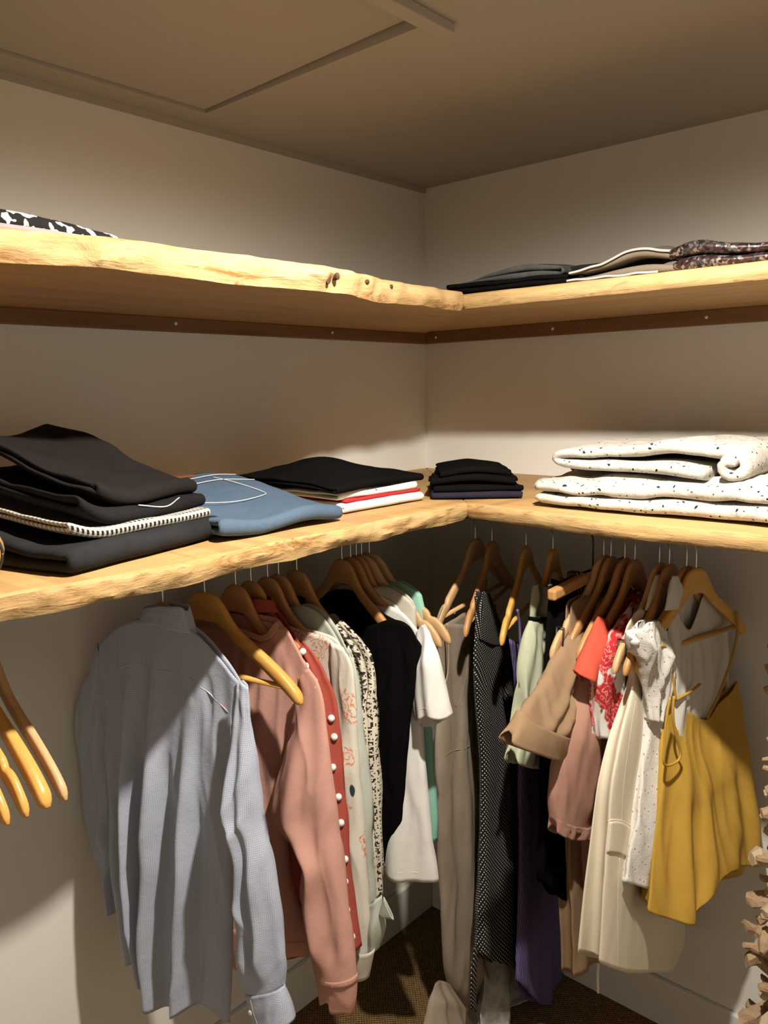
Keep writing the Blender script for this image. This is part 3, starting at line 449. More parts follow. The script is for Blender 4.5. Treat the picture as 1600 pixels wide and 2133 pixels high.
 {'key': 'taupe', 'name': 'dress', 'label': 'long taupe jersey dress with thin straps reaching the floor in the corner', 'cat': 'dress', 'side': 'R', 'h': [0.3802, -0.28], 'ang': -1.3614, 'parts': [{'name': 'body', 'mat': 'taupejersey', 'L': [[-0.14, 1.13], [-0.13, 0.95], [-0.12, 0.7], [-0.13, 0.4], [-0.15, 0.15], [-0.17, 0.012]], 'R': [[0.2342, 1.154], [0.2182, 1.0502], [0.2277, 0.9697], [0.2455, 0.868], [0.2439, 0.6951], [0.2264, 0.495], [0.2075, 0.3145], [0.1837, 0.1974], [0.116, 0.0987], [0.0466, -0.0091]], 'T': [[-0.06, 1.09], [0.1192, 1.1429], [0.1965, 1.1637]], 'B': [[-0.05, 0.01], [0.0, 0.01]], 'th': [0.012, 0.035, 0.05], 'd': [0.0, 0.0], 'Tb': [[-0.06, 1.1], [0.0406, 1.151], [0.128, 1.155]], 'ridges': [[0.75, 0.72, 0.09, 0.012, 0.2], [0.45, 0.4, 0.07, 0.014, 0.3]], 'nf': 4, 'fa': 0.006, 'wr': 0.003, 'seed': 111, 'nt': 60, 'ns': 90, 'seams': [['waist_seam', 'taupejersey', 0.0014, [[0.3, 0.265], [0.7, 0.27], [0.99, 0.262]]], ['neck_seam', 'taupejersey', 0.0012, [[0.55, 0.0], [0.68, 0.12], [0.78, 0.18], [0.88, 0.12], [0.95, 0.02]]]]}, {'name': 'train', 'mat': 'taupejersey', 'L': [[0.2274, 0.2405], [0.1847, 0.1646], [0.1153, 0.0203]], 'R': [[0.3244, 0.3029], [0.3507, 0.2815], [0.3871, 0.2337]], 'T': [[0.2737, 0.2853], [0.3083, 0.3062]], 'B': [[0.3332, 0.1874]], 'th': [0.003, 0.03, 0.045], 'd': [0.03, 0.03], 'nf': 3, 'fa': 0.008, 'seed': 112, 'nt': 40, 'ns': 24}, {'name': 'strap', 'mat': 'taupejersey', 'tube': [[0.2371, 0.03, 1.1796], [0.23, 0.03, 1.1291], [0.2338, 0.03, 1.0602], [0.2632, 0.03, 1.0233]], 'r': 0.0022, 'par': None}, {'name': 'strap', 'mat': 'taupejersey', 'tube': [[0.2342, 0.0, 1.154], [0.2234, 0.0, 1.1813], [0.1967, 0.0, 1.2072]], 'r': 0.0022, 'par': None}]},
 {'key': 'polka', 'name': 'dress', 'label': 'black dress with tiny white polka dots and wide straps', 'cat': 'dress', 'side': 'R', 'h': [0.4314, -0.28], 'ang': -1.2566, 'parts': [{'name': 'body', 'mat': 'polkadot', 'L': [[-0.2605, 0.9825], [-0.2614, 0.8744], [-0.2051, 0.8092], [-0.2186, 0.6294], [-0.1882, 0.4227], [-0.2037, 0.1854], [-0.2193, -0.0231]], 'R': [[0.176, 1.1695], [0.195, 1.0824], [0.1836, 0.9605], [0.1636, 0.8311], [0.167, 0.6841], [0.1987, 0.5132], [0.2301, 0.3714]], 'T': [[-0.1047, 1.049], [0.0234, 1.0899], [0.1297, 1.1456]], 'B': [[0.0819, 0.2285], [0.219, 0.3494]], 'th': [0.012, 0.035, 0.05], 'd': [0.01, 0.03], 'ridges': [[0.35, 0.3, 0.1, 0.014, 0.2], [0.7, 0.7, 0.08, 0.014, 0.4]], 'nf': 3, 'fa': 0.006, 'wr': 0.002, 'seed': 121, 'nt': 60, 'ns': 80}, {'name': 'strap', 'mat': 'polkadot', 'L': [[0.0793, 1.2177], [0.0191, 1.1569], [-0.0739, 1.0758], [-0.1545, 1.0249]], 'R': [[0.167, 1.2311], [0.1748, 1.1926], [0.1826, 1.16], [0.1827, 1.1368]], 'T': [[0.1601, 1.2453]], 'B': [[0.0582, 1.0822]], 'th': [0.012, 0.014, 0.014], 'd': [0.012, 0.012], 'seed': 122, 'nt': 20, 'ns': 24, 'wr': 0.001}, {'name': 'tie', 'mat': 'polkadot', 'L': [[0.2301, 0.3752], [0.2423, 0.3005], [0.2468, 0.2156]], 'R': [[0.2611, 0.3971], [0.2845, 0.3257], [0.2776, 0.2503]], 'T': [], 'B': [], 'th': [0.003, 0.004, 0.004], 'd': [0.03, 0.03], 'seed': 123, 'nt': 8, 'ns': 20, 'wr': 0.001}]},
 {'key': 'purple', 'name': 'dress', 'label': 'violet ribbed dress with fine straps', 'cat': 'dress', 'side': 'R', 'h': [0.5304, -0.28], 'ang': -1.2566, 'parts': [{'name': 'body', 'mat': 'purplerib', 'L': [[-0.3986, 0.8774], [-0.3227, 0.6098], [-0.4052, 0.2565], [-0.4767, -0.0365], [-0.5507, -0.2774]], 'R': [[0.1589, 1.1478], [0.1049, 0.9899], [0.093, 0.8028], [0.0946, 0.616], [0.1154, 0.4369], [0.1559, 0.2844]], 'T': [[-0.0964, 1.0337], [0.084, 1.1087]], 'B': [[-0.2257, -0.061], [-0.0479, 0.0629], [0.1118, 0.2284]], 'th': [0.012, 0.024, 0.026], 'd': [0, 0.02], 'ridges': [[0.45, 0.4, 0.06, 0.014, 0.3]], 'nf': 5, 'fa': 0.006, 'wr': 0.002, 'seed': 131, 'nt': 60, 'ns': 60}, {'name': 'strap', 'mat': 'purplerib', 'tube': [[0.1999, 0.03, 1.2295], [0.1816, 0.03, 1.1914], [0.1712, 0.03, 1.1322]], 'r': 0.003, 'par': None}]},
 {'key': 'sage', 'name': 'jacket', 'label': 'pale sage green jacket knotted over its hanger and bound with a black band', 'cat': 'jacket', 'side': 'R', 'h': [0.6041, -0.28], 'ang': -1.4312, 'parts': [{'name': 'body', 'mat': 'sagecloth', 'L': [[0.0117, 1.1704], [0.0157, 1.1072], [0.0249, 1.0137], [0.0461, 0.924], [0.0548, 0.8073]], 'R': [[0.1322, 1.1986], [0.1686, 1.1501], [0.1884, 1.0891], [0.1972, 0.991], [0.2321, 0.9253]], 'T': [[0.1008, 1.1968]], 'B': [[0.1819, 0.8654], [0.2479, 0.9024]], 'th': [0.014, 0.026, 0.032], 'd': [0.0, 0.0], 'ridges': [[0.3, 0.3, 0.08, 0.016, 0.1], [0.65, 0.65, 0.08, 0.014, 0.1]], 'nf': 3, 'fa': 0.005, 'wr': 0.006, 'seed': 141, 'nt': 50, 'ns': 50}, {'name': 'knot', 'mat': 'sagecloth', 'L': [[0.0316, 1.234], [0.0066, 1.2], [0.0116, 1.1656]], 'R': [[0.1121, 1.27], [0.1275, 1.2288], [0.1322, 1.1963]], 'T': [[0.1004, 1.2717]], 'B': [], 'th': [0.02, 0.026, 0.018], 'd': [0.0, 0.0], 'round': 1, 'ridges': [[0.4, 0.5, 0.15, 0.012, 0.0]], 'nf': 2, 'fa': 0.006, 'wr': 0.006, 'seed': 142, 'nt': 30, 'ns': 30}, {'name': 'band', 'mat': 'blackcloth', 'L': [[0.0027, 1.1729], [0.0024, 1.1633]], 'R': [[0.1377, 1.2044], [0.1376, 1.1954]], 'T': [], 'B': [], 'th': [0.022, 0.022, 0.022], 'd': [0.0, 0.0], 'round': 1, 'seed': 143, 'nt': 24, 'ns': 4}]},
 {'key': 'blacktrousers', 'name': 'trousers', 'label': 'black trousers clipped to a black hanger in the right rail shade', 'cat': 'trousers', 'side': 'R', 'h': [0.7079, -0.28], 'ang': -1.5708, 'parts': [{'name': 'body', 'mat': 'blackcloth', 'L': [[-0.1, 1.27], [-0.11, 1.0], [-0.1, 0.7], [-0.1, 0.56]], 'R': [[0.1884, 1.3143], [0.206, 1.2185], [0.2145, 1.061], [0.2261, 0.8458], [0.2309, 0.6785], [0.2219, 0.6337]], 'T': [[0, 1.275], [0.06, 1.265]], 'B': [[0.131, 0.5554], [0.1976, 0.6113]], 'th': [0.012, 0.022, 0.022], 'd': [0.0, 0.0], 'nf': 3, 'fa': 0.005, 'wr': 0.003, 'seed': 151, 'nt': 40, 'ns': 50}]},
 {'key': 'camel', 'name': 'shirt_dress', 'label': 'long camel shirt dress with a turned-up sleeve cuff', 'cat': 'dress', 'side': 'R', 'h': [0.7339, -0.28], 'ang': -1.5882, 'parts': [{'name': 'body', 'mat': 'camelcloth', 'L': [[-0.2, 1.18], [-0.22, 0.9], [-0.2, 0.6], [-0.18, 0.36]], 'R': [[0.1513, 1.2099], [0.1623, 1.105], [0.1657, 0.9413], [0.1608, 0.7697], [0.1513, 0.59], [0.1228, 0.3625]], 'T': [[-0.1, 1.235], [-0.05, 1.26], [0.05, 1.26], [0.1495, 1.259]], 'B': [[-0.08, 0.34], [0.1322, 0.3711]], 'th': [0.012, 0.03, 0.036], 'd': [0.0, 0.0], 'nf': 4, 'fa': 0.008, 'wr': 0.003, 'seed': 161, 'nt': 50, 'ns': 60}, {'name': 'sleeve', 'mat': 'camelcloth', 'L': [[-0.0003, 1.2089], [0.0683, 1.1457], [0.1062, 1.0692], [0.1588, 1.0108], [0.214, 0.9544]], 'R': [[0.0998, 1.2372], [0.1741, 1.183], [0.2713, 1.1326], [0.3451, 1.1063], [0.4052, 1.0878]], 'T': [[0.0642, 1.238]], 'B': [[0.3515, 1.0282]], 'th': [0.005, 0.036, 0.03], 'd': [-0.012, 0.03], 'round': 1, 'ridges': [[0.4, 0.4, 0.1, 0.012, 0.1], [0.65, 0.6, 0.08, 0.01, 0.3]], 'nf': 2, 'fa': 0.004, 'wr': 0.004, 'tight': 1, 'seed': 162, 'nt': 44, 'ns': 50}, {'name': 'cuff', 'mat': 'camelcloth', 'L': [[0.2027, 0.9763], [0.2292, 0.932]], 'R': [[0.3954, 1.1021], [0.4247, 1.0691]], 'T': [[0.3573, 1.0628]], 'B': [[0.3677, 1.0086], [0.4437, 1.0554]], 'th': [0.038, 0.038, 0.036], 'd': [0.03, 0.03], 'round': 1, 'seed': 163, 'nt': 36, 'ns': 10, 'wr': 0.002}]},
 {'key': 'dusty', 'name': 'blouse', 'label': 'dusty pink blouse with a balloon sleeve', 'cat': 'blouse', 'side': 'R', 'h': [0.7514, -0.28], 'ang': -1.6232, 'parts': [{'name': 'body', 'mat': 'dustycloth', 'L': [[-0.2, 1.18], [-0.22, 0.95], [-0.2, 0.7], [-0.2, 0.55]], 'R': [[0.1115, 1.1487], [0.1218, 1.0415], [0.1323, 0.8767], [0.1349, 0.705], [0.1013, 0.5585]], 'T': [[-0.1, 1.235], [-0.05, 1.26], [0.05, 1.25], [0.0805, 1.2306]], 'B': [[-0.08, 0.53], [0.0886, 0.544]], 'th': [0.012, 0.028, 0.03], 'd': [0.0, 0.0], 'nf': 4, 'fa': 0.008, 'wr': 0.003, 'seed': 171, 'nt': 40, 'ns': 50}, {'name': 'sleeve', 'mat': 'dustycloth', 'L': [[0.0667, 1.2093], [0.1121, 1.1225], [0.1213, 1.0487], [0.0925, 0.9395], [0.0715, 0.8406], [0.0772, 0.7732], [0.1009, 0.7341]], 'R': [[0.1203, 1.2265], [0.1645, 1.1522], [0.2148, 1.0659], [0.2567, 0.9846], [0.2798, 0.8981], [0.2746, 0.8266]], 'T': [[0.1034, 1.231]], 'B': [[0.1953, 0.7662], [0.2627, 0.8041]], 'th': [0.005, 0.05, 0.03], 'd': [0.028, 0.028], 'round': 1, 'ridges': [[0.5, 0.5, 0.1, 0.01, 0.1]], 'nf': 4, 'fa': 0.004, 'wr': 0.004, 'tight': 1, 'seed': 172, 'nt': 44, 'ns': 60}, {'name': 'cuff', 'mat': 'dustycloth', 'L': [[0.0931, 0.7494], [0.1087, 0.7224]], 'R': [[0.2768, 0.8436], [0.2633, 0.8078]], 'T': [[0.1947, 0.7843], [0.2639, 0.8224]], 'B': [[0.2242, 0.7656], [0.2754, 0.801]], 'th': [0.032, 0.032, 0.03], 'd': [0.028, 0.028], 'round': 1, 'seed': 173, 'nt': 36, 'ns': 6, 'nf': 8, 'fa': 0.003}]},
 {'key': 'coral', 'name': 't_shirt', 'label': 'coral red short-sleeved t-shirt between the dusty pink and rose print tops', 'cat': 't-shirt', 'side': 'R', 'h': [0.7845, -0.28], 'ang': -1.6057, 'parts': [{'name': 'body', 'mat': 'coralcloth', 'L': [[-0.2, 1.18], [-0.21, 1.0], [-0.2, 0.8], [-0.2, 0.74]], 'R': [[0.0568, 1.1751], [0.0745, 1.0916], [0.0825, 0.9826], [0.0639, 0.8624]], 'T': [[-0.1, 1.235], [-0.05, 1.25], [0.05, 1.23], [0.0371, 1.2053]], 'B': [[-0.08, 0.73], [0.0, 0.73]], 'th': [0.012, 0.024, 0.026], 'd': [0.0, 0.0], 'nf': 2, 'fa': 0.005, 'seed': 181, 'nt': 40, 'ns': 40}, {'name': 'sleeve', 'mat': 'coralcloth', 'L': [[0.1038, 1.2103], [0.1226, 1.1639], [0.1494, 1.118], [0.1723, 1.0843]], 'R': [[0.1588, 1.2415], [0.1968, 1.2031], [0.2266, 1.175], [0.2521, 1.1504]], 'T': [[0.1373, 1.2313]], 'B': [[0.2474, 1.1391]], 'th': [0.005, 0.03, 0.032], 'd': [0.024, 0.024], 'Bb': [[0.1481, 1.0686], [0.1893, 1.1019]], 'round': 1, 'nf': 2, 'fa': 0.003, 'wr': 0.003, 'seed': 182, 'nt': 36, 'ns': 30}]},
 {'key': 'rose', 'name': 'blouse', 'label': 'white blouse printed with red roses and dark twigs', 'cat': 'blouse', 'side': 'R', 'h': [0.808, -0.28], 'ang': -1.6057, 'parts': [{'name': 'body', 'mat': 'roseprint', 'L': [[-0.2, 1.18], [-0.21, 1.0], [-0.2, 0.8], [-0.19, 0.6]], 'R': [[0.0406, 1.1648], [0.0577, 1.0702], [0.0647, 0.9495], [0.0854, 0.8324], [0.1328, 0.6347]], 'T': [[-0.1, 1.235], [-0.05, 1.255], [0.03, 1.25], [-0.0039, 1.2388], [0.0353, 1.2091]], 'B': [[-0.08, 0.58], [0.0, 0.58]], 'th': [0.012, 0.024, 0.026], 'd': [0.0, 0.0], 'nf': 3, 'fa': 0.005, 'seed': 191, 'nt': 40, 'ns': 50}, {'name': 'sleeve', 'mat': 'roseprint', 'L': [[0.0122, 1.2367], [0.0495, 1.1823], [0.0676, 1.1111], [0.0767, 1.0374], [0.0992, 0.9677]], 'R': [[0.0494, 1.2553], [0.1371, 1.2115], [0.1884, 1.1829], [0.212, 1.1361], [0.2028, 1.0551], [0.1921, 0.9908]], 'T': [[0.0347, 1.2486]], 'B': [[0.1944, 0.9967]], 'th': [0.005, 0.03, 0.03], 'd': [0.022, 0.022], 'round': 1, 'nf': 3, 'fa': 0.004, 'wr': 0.004, 'seed': 192, 'nt': 44, 'ns': 44}]},
 {'key': 'cream', 'name': 'waistcoat', 'label': 'cream long sleeveless waistcoat dress with a flap pocket', 'cat': 'dress', 'side': 'R', 'h': [0.8634, -0.28], 'ang': -1.5359, 'parts': [{'name': 'body', 'mat': 'creamsuit', 'L': [[-0.2, 1.17], [-0.16, 1.05], [-0.2, 0.9], [-0.2, 0.7], [-0.22, 0.45], [-0.225, 0.325]], 'R': [[0.188, 1.2142], [0.1485, 1.122], [0.1783, 1.0591], [0.2221, 1.0077], [0.2585, 0.9249], [0.2708, 0.8172], [0.2827, 0.6977], [0.2856, 0.5714]], 'T': [[-0.1, 1.225], [-0.06, 1.2], [0, 1.12], [0.05, 1.2], [0.1238, 1.263], [0.1786, 1.2437]], 'B': [[-0.0451, 0.3621], [0.0928, 0.4358], [0.2283, 0.5206], [0.3366, 0.6029]], 'th': [0.014, 0.035, 0.05], 'd': [0.0, 0.0], 'Tb': [[-0.1, 1.24], [-0.05, 1.26], [0, 1.26], [0.05, 1.255], [0.0669, 1.2464], [0.1238, 1.2265]], 'ridges': [[0.35, 0.3, 0.1, 0.008, 0.4]], 'nf': 2, 'fa': 0.002, 'wr': 0.0008, 'seed': 201, 'nt': 60, 'ns': 80, 'seams': [['seam', 'creamsuit', 0.0011, [[0.86, 0.28], [0.84, 0.45], [0.83, 0.62]]], ['seam', 'creamsuit', 0.0011, [[0.83, 0.7], [0.82, 0.85], [0.8, 1.0]]], ['pocket_welt', 'creamsuit', 0.0022, [[0.94, 0.6], [0.85, 0.603], [0.71, 0.6]]]], 'patches': [['pocket_flap', 'creamsuit', 0.0025, 0.725, 0.93, 0.605, 0.69, 0.0]]}, {'name': 'lapel', 'mat': 'creamsuit', 'L': [[0.0282, 1.3173], [-0.0094, 1.2695], [0.0048, 1.2404]], 'R': [[0.05, 1.3194], [0.0841, 1.285], [0.1075, 1.2553]], 'T': [], 'B': [], 'th': [0.004, 0.008, 0.004], 'd': [0.012, 0.012], 'seed': 204, 'nt': 16, 'ns': 16, 'wr': 0.001}, {'name': 'hanging_tape', 'mat': 'creamsuit', 'tube': [[0.2185, -0.02, 0.5042], [0.2216, -0.02, 0.4722], [0.2173, -0.02, 0.4318]], 'r': 0.003, 'par': None}]},
 {'key': 'broderie', 'name': 'camisole', 'label': 'white broderie anglaise top with ruffled straps and eyelets', 'cat': 'top', 'side': 'R', 'h': [0.8854, -0.28], 'ang': -1.5359, 'parts': [{'name': 'body', 'mat': 'broderie', 'L': [[-0.2, 1.12], [-0.2, 1.0], [-0.21, 0.8], [-0.22, 0.66]], 'R': [[0.1349, 1.1645], [0.15, 1.0996], [0.1373, 1.0334], [0.1593, 0.9579], [0.1924, 0.8668], [0.2215, 0.7962], [0.2505, 0.7309]], 'T': [[-0.12, 1.14], [0, 1.1], [0.08, 1.12]], 'B': [[0.0834, 0.6393], [0.1946, 0.7014], [0.2707, 0.7467]], 'th': [0.012, 0.03, 0.035], 'd': [0.012, 0.012], 'ridges': [[0.8, 0.8, 0.06, 0.012, 0.2]], 'nf': 4, 'fa': 0.005, 'wr': 0.005, 'seed': 211, 'nt': 60, 'ns': 70}, {'name': 'ruffle_strap', 'mat': 'broderie', 'L': [[0.1158, 1.2422], [0.0799, 1.1945], [0.064, 1.138], [0.0683, 1.0653], [0.0914, 1.0197]], 'R': [[0.2102, 1.2473], [0.2508, 1.2308], [0.2057, 1.1859], [0.1656, 1.1063], [0.1556, 1.0418]], 'T': [[0.1911, 1.2582]], 'B': [], 'th': [0.014, 0.03, 0.02], 'd': [0.02, 0.02], 'round': 1, 'nf': 7, 'fa': 0.006, 'wr': 0.01, 'seed': 212, 'nt': 50, 'ns': 50}]},
 {'key': 'whiteblouse', 'name': 'blouse', 'label': 'white v-necked blouse behind the yellow camisole hanger', 'cat': 'blouse', 'side': 'R', 'h': [0.9224, -0.28], 'ang': -1.6755, 'parts': [{'name': 'body', 'mat': 'whitecotton', 'L': [[-0.22, 1.17], [-0.21, 1.0], [-0.2, 0.8], [-0.2, 0.72]], 'R': [[0.0834, 1.1965], [0.0865, 1.1247], [0.0835, 1.0186], [0.0804, 0.9101]], 'T': [[-0.16, 1.215], [-0.07, 1.27], [0, 1.2], [0.07, 1.27], [0.0802, 1.2493]], 'B': [[-0.08, 0.72], [0.0, 0.72]], 'th': [0.014, 0.03, 0.03], 'd': [0.0, 0.0], 'Tb': [[-0.16, 1.215], [-0.07, 1.275], [0, 1.27], [0.07, 1.275], [0.0372, 1.236]], 'nf': 3, 'fa': 0.005, 'wr': 0.004, 'seed': 221, 'nt': 60, 'ns': 50}, {'name': 'lapel', 'mat': 'whitecotton', 'L': [[0.0637, 1.3293], [0.0276, 1.28], [0.0463, 1.2569]], 'R': [[0.0796, 1.3301], [0.0965, 1.2931], [0.1061, 1.2629]], 'T': [], 'B': [], 'th': [0.004, 0.008, 0.004], 'd': [0.012, 0.012], 'seed': 222, 'nt': 16, 'ns': 16, 'wr': 0.002}]},
 {'key': 'yellow', 'name': 'camisole', 'label': 'mustard yellow strappy camisole on the frontmost hanger of the right rail', 'cat': 'top', 'side': 'R', 'h': [0.9426, -0.28], 'ang': -1.7977, 'parts': [{'name': 'body', 'mat': 'yellowcrepe', 'L': [[-0.1763, 1.0465], [-0.1955, 0.9727], [-0.2196, 0.8277], [-0.234, 0.7058], [-0.217, 0.6154]], 'R': [[0.0814, 1.0835], [0.0998, 1.0271], [0.1181, 0.9712], [0.1352, 0.8944], [0.163, 0.7791], [0.1849, 0.6748]], 'T': [[-0.0991, 1.0178], [-0.0463, 0.9914], [0.0174, 1.0254], [0.0588, 1.0647]], 'B': [[-0.05, 0.6727], [0.0212, 0.6626], [0.0634, 0.6465], [0.0869, 0.6168], [0.154, 0.637], [0.211, 0.6721]], 'th': [0.01, 0.04, 0.06], 'd': [0.0, 0.03], 'Tb': [[-0.1237, 1.0315], [-0.0589, 1.0361], [0.004, 1.0515], [0.0359, 1.0701]], 'Bb': [[-0.2156, 0.5695], [-0.1363, 0.5631], [-0.0799, 0.5492], [-0.044, 0.5277], [0.011, 0.5391], [0.0738, 0.5715]], 'ridges': [[0.8, 0.74, 0.05, 0.018, 0.25], [0.55, 0.57, 0.05, 0.008, 0.2], [0.35, 0.32, 0.06, 0.012, 0.2], [0.16, 0.12, 0.05, 0.01, 0.3]], 'nf': 3, 'fa': 0.005, 'wr': 0.0025, 'seed': 231, 'nt': 100, 'ns': 90}, {'name': 'strap', 'mat': 'yellowcrepe', 'tube': [[0.1446, 0.02, 1.2004], [0.1255, 0.02, 1.1934], [0.1112, 0.02, 1.1662], [0.0999, 0.02, 1.1352], [0.0915, 0.02, 1.1024], [0.0831, 0.02, 1.0714]], 'r': 0.0032, 'par': None}, {'name': 'strap', 'mat': 'yellowcrepe', 'tube': [[0.1233, 0.005, 1.1921], [0.1118, 0.005, 1.1541], [0.097, 0.005, 1.1199], [0.0887, 0.005, 1.0868]], 'r': 0.0032, 'par': None}, {'name': 'strap', 'mat': 'yellowcrepe', 'tube': [[-0.14, 0.012, 1.2179], [-0.1491, 0.012, 1.1767], [-0.1317, 0.012, 1.1139], [-0.0906, 0.012, 1.0457], [-0.0452, 0.012, 0.9952]], 'r': 0.003, 'par': None}, {'name': 'strap', 'mat': 'yellowcrepe', 'tube': [[0.0831, 0.02, 1.0714], [0.0302, 0.02, 1.0773], [-0.0001, 0.02, 1.086]], 'r': 0.003, 'par': None}, {'name': 'armhole_edge', 'mat': 'yellowcrepe', 'tube': [[0.1345, 0.05, 1.1017], [0.1354, 0.05, 1.0616], [0.1232, 0.05, 1.0177], [0.1043, 0.05, 0.971], [0.1196, 0.05, 0.9569], [0.1582, 0.05, 0.9643], [0.1606, 0.05, 1.0077], [0.1571, 0.05, 1.0572], [0.1472, 0.05, 1.1028]], 'r': 0.0028, 'par': None}]}
]
def fold_fn(p, seed):
    rnd = random.Random(seed); R = p.get('ridges', []); nf = p.get('nf', 0); fa = p.get('fa', 0)
    auto = [(rnd.uniform(.6, 1.4)*(k+1.5), rnd.uniform(0, 6.28), rnd.uniform(.5, 1)/(1+.25*k), rnd.uniform(-1, 1)) for k in range(nf)]
    def f(t, s):
        v = 0
        for t0, t1, wd, am, s0 in R:
            c = t0+(t1-t0)*s + .012*math.sin(7*s+t0*20); g = math.exp(-((t-c)/wd)**2)
            v += am*sstep(s0-.15, s0+.45, s)*(g - .35*math.exp(-((t-c-1.6*wd)/wd)**2) - .35*math.exp(-((t-c+1.6*wd)/wd)**2))
        for fr, ph, am, sl in auto: v += fa*am*(.25+.75*s)*math.sin(6.283*fr*t+ph+sl*2*s)
        return v
    return f
def garment_shell(g, p, root, org):
    L, R, seed = p['L'], p['R'], p.get('seed', 0); nt, ns = p.get('nt', 40), p.get('ns', 40)
    c3 = lambda q: (q[0], 0, q[1])
    Lc = crom([c3(q) for q in L], ns); Rc = crom([c3(q) for q in R], ns)
    def bound(inner, i): return [c3(L[i])]+[c3(q) for q in inner]+[c3(R[i])]
    Tf = crom(bound(p['T'], 0), nt); Bf = crom(bound(p['B'], -1), nt)
    Tb = crom(bound(p['Tb'], 0), nt) if 'Tb' in p else Tf; Bb = crom(bound(p['Bb'], -1), nt) if 'Bb' in p else Bf
    ang = g['ang']; U = Vector((math.cos(ang), math.sin(ang), 0)); left = g['side'] == 'L'
    N = Vector((U.y, -U.x, 0)) if left else Vector((-U.y, U.x, 0))
    H = Vector((g['h'][0], g['h'][1], 0)); ff = fold_fn(p, seed); th = p['th']; d0, d1 = p['d']; wr = p.get('wr', .002); rd = p.get('round', 0)
    def tri(s): return th[0]+(th[1]-th[0])*sstep(0, .45, s) if s < .45 else th[1]+(th[2]-th[1])*sstep(.45, 1, s)
    V = []; UV = []; F = []
    def pt(i, j, side):
        t = i/nt; s = j/ns; T, B = (Tf, Bf) if side > 0 else (Tb, Bb)
        c = (Lc[j]*(1-t)+Rc[j]*t) + (T[i]*(1-s)+B[i]*s) - (Lc[0]*(1-t)*(1-s)+Rc[0]*t*(1-s)+Lc[ns]*(1-t)*s+Rc[ns]*t*s)
        e = abs(2*t-1); bul = math.sqrt(max(0, 1-e**2)) if rd else (max(0, 1-e**3.2))**.55
        edge = 1-e**6
        cf = 1-sstep(.86, .97, s) if p.get('tight') else 1
        d = d0+(d1-d0)*s + side*tri(s)*bul*(1 if side > 0 else .4) + cf*ff(t, s)*(1 if side > 0 else .6)*(edge*.9+.1)
        sk = c.z*(3.2 if not rd else 4.5)+c.x*2.5; n1 = noise.noise((c.x*24+seed*1.3+1.5*noise.noise((c.x*6, c.z*5, seed)), sk, side*3.1)); n2 = noise.noise((c.x*46+seed, c.z*9-c.x*12, side*3.1+7)); wn = (.45-2*abs(n1)**.8)*.7+n2*.35
        d += cf*wr*wn*2*min(1, s*6+.2); a = c.x + wr*.6*noise.noise((seed*1.7, c.z*16, t*3)); z = c.z
        P = H+U*a+N*d; P.z = max(z, .006)
        if P.x < .014: P.x = .014+.02*(P.x-.014)*0
        if P.y > -.014: P.y = -.014
        return P, (a+(0 if side > 0 else .5), z)
    idx = {}
    for side in (1, -1):
        for j in range(ns+1):
            for i in range(nt+1):
                if side < 0 and i in (0, nt): idx[(side, i, j)] = idx[(1, i, j)]; continue
                P, q = pt(i, j, side); idx[(side, i, j)] = len(V); V.append(P-org); UV.append(q)
    for side in (1, -1):          # lay the print along the cloth, not along its projection
        for j in range(ns+1):
            acc = [0.0]
            for i in range(1, nt+1): acc.append(acc[-1]+(V[idx[(side, i, j)]]-V[idx[(side, i-1, j)]]).length)
            for i in range(nt+1):
                if side < 0 and i in (0, nt): continue
                UV[idx[(side, i, j)]] = (acc[i]-acc[nt//2]+(0 if side > 0 else .5), UV[idx[(side, i, j)]][1])
    for side in (1, -1):
        for j in range(ns):
            for i in range(nt):
                q = (idx[(side, i, j)], idx[(side, i+1, j)], idx[(side, i+1, j+1)], idx[(side, i, j+1)])
                F.append(q if (side > 0) == left else tuple(reversed(q)))
    o = mesh_obj(p['name'], V, F, p['mat'], root, (0, 0, 0), UV); solid(o, .0016)
    def surf(t, s, off=0.0):
        x = max(0, min(nt-1e-6, t*nt)); y = max(0, min(ns-1e-6, s*ns)); i = int(x); j = int(y); fx, fy = x-i, y-j
        q = lambda a, b: V[idx[(1, a, b)]]
        return (q(i, j)*(1-fx)+q(i+1, j)*fx)*(1-fy)+(q(i, j+1)*(1-fx)+q(i+1, j+1)*fx)*fy+N*off, N
    for nm, mt, r, pts in p.get('seams', []):
        pl = crom([surf(a, b, r*.3)[0] for a, b in crom2(pts, 5*len(pts))], 8*len(pts)); v2, f2 = tube_data(pl, r, 5); mesh_obj(nm, v2, f2, mt, o)
    for nm, mt, off, t0, t1, s0, s1, sk in p.get('patches', []):
        k1, k2 = 14, 12; v2 = []; f2 = []; u2 = []
        for b in range(k2+1):
            for a in range(k1+1):
                tt = t0+(t1-t0)*a/k1; ss = s0+(s1-s0)*b/k2 + sk*(a/k1-.5); P, _ = surf(tt, ss, off); v2.append(P); u2.append((tt*.4, -ss*.8))
        for b in range(k2):
            for a in range(k1):
                qd = (b*(k1+1)+a, b*(k1+1)+a+1, (b+1)*(k1+1)+a+1, (b+1)*(k1+1)+a); f2.append(qd if left else tuple(reversed(qd)))
        solid(mesh_obj(nm, v2, f2, mt, o, (0, 0, 0), u2), .0022)
    return o, surf
POM = None
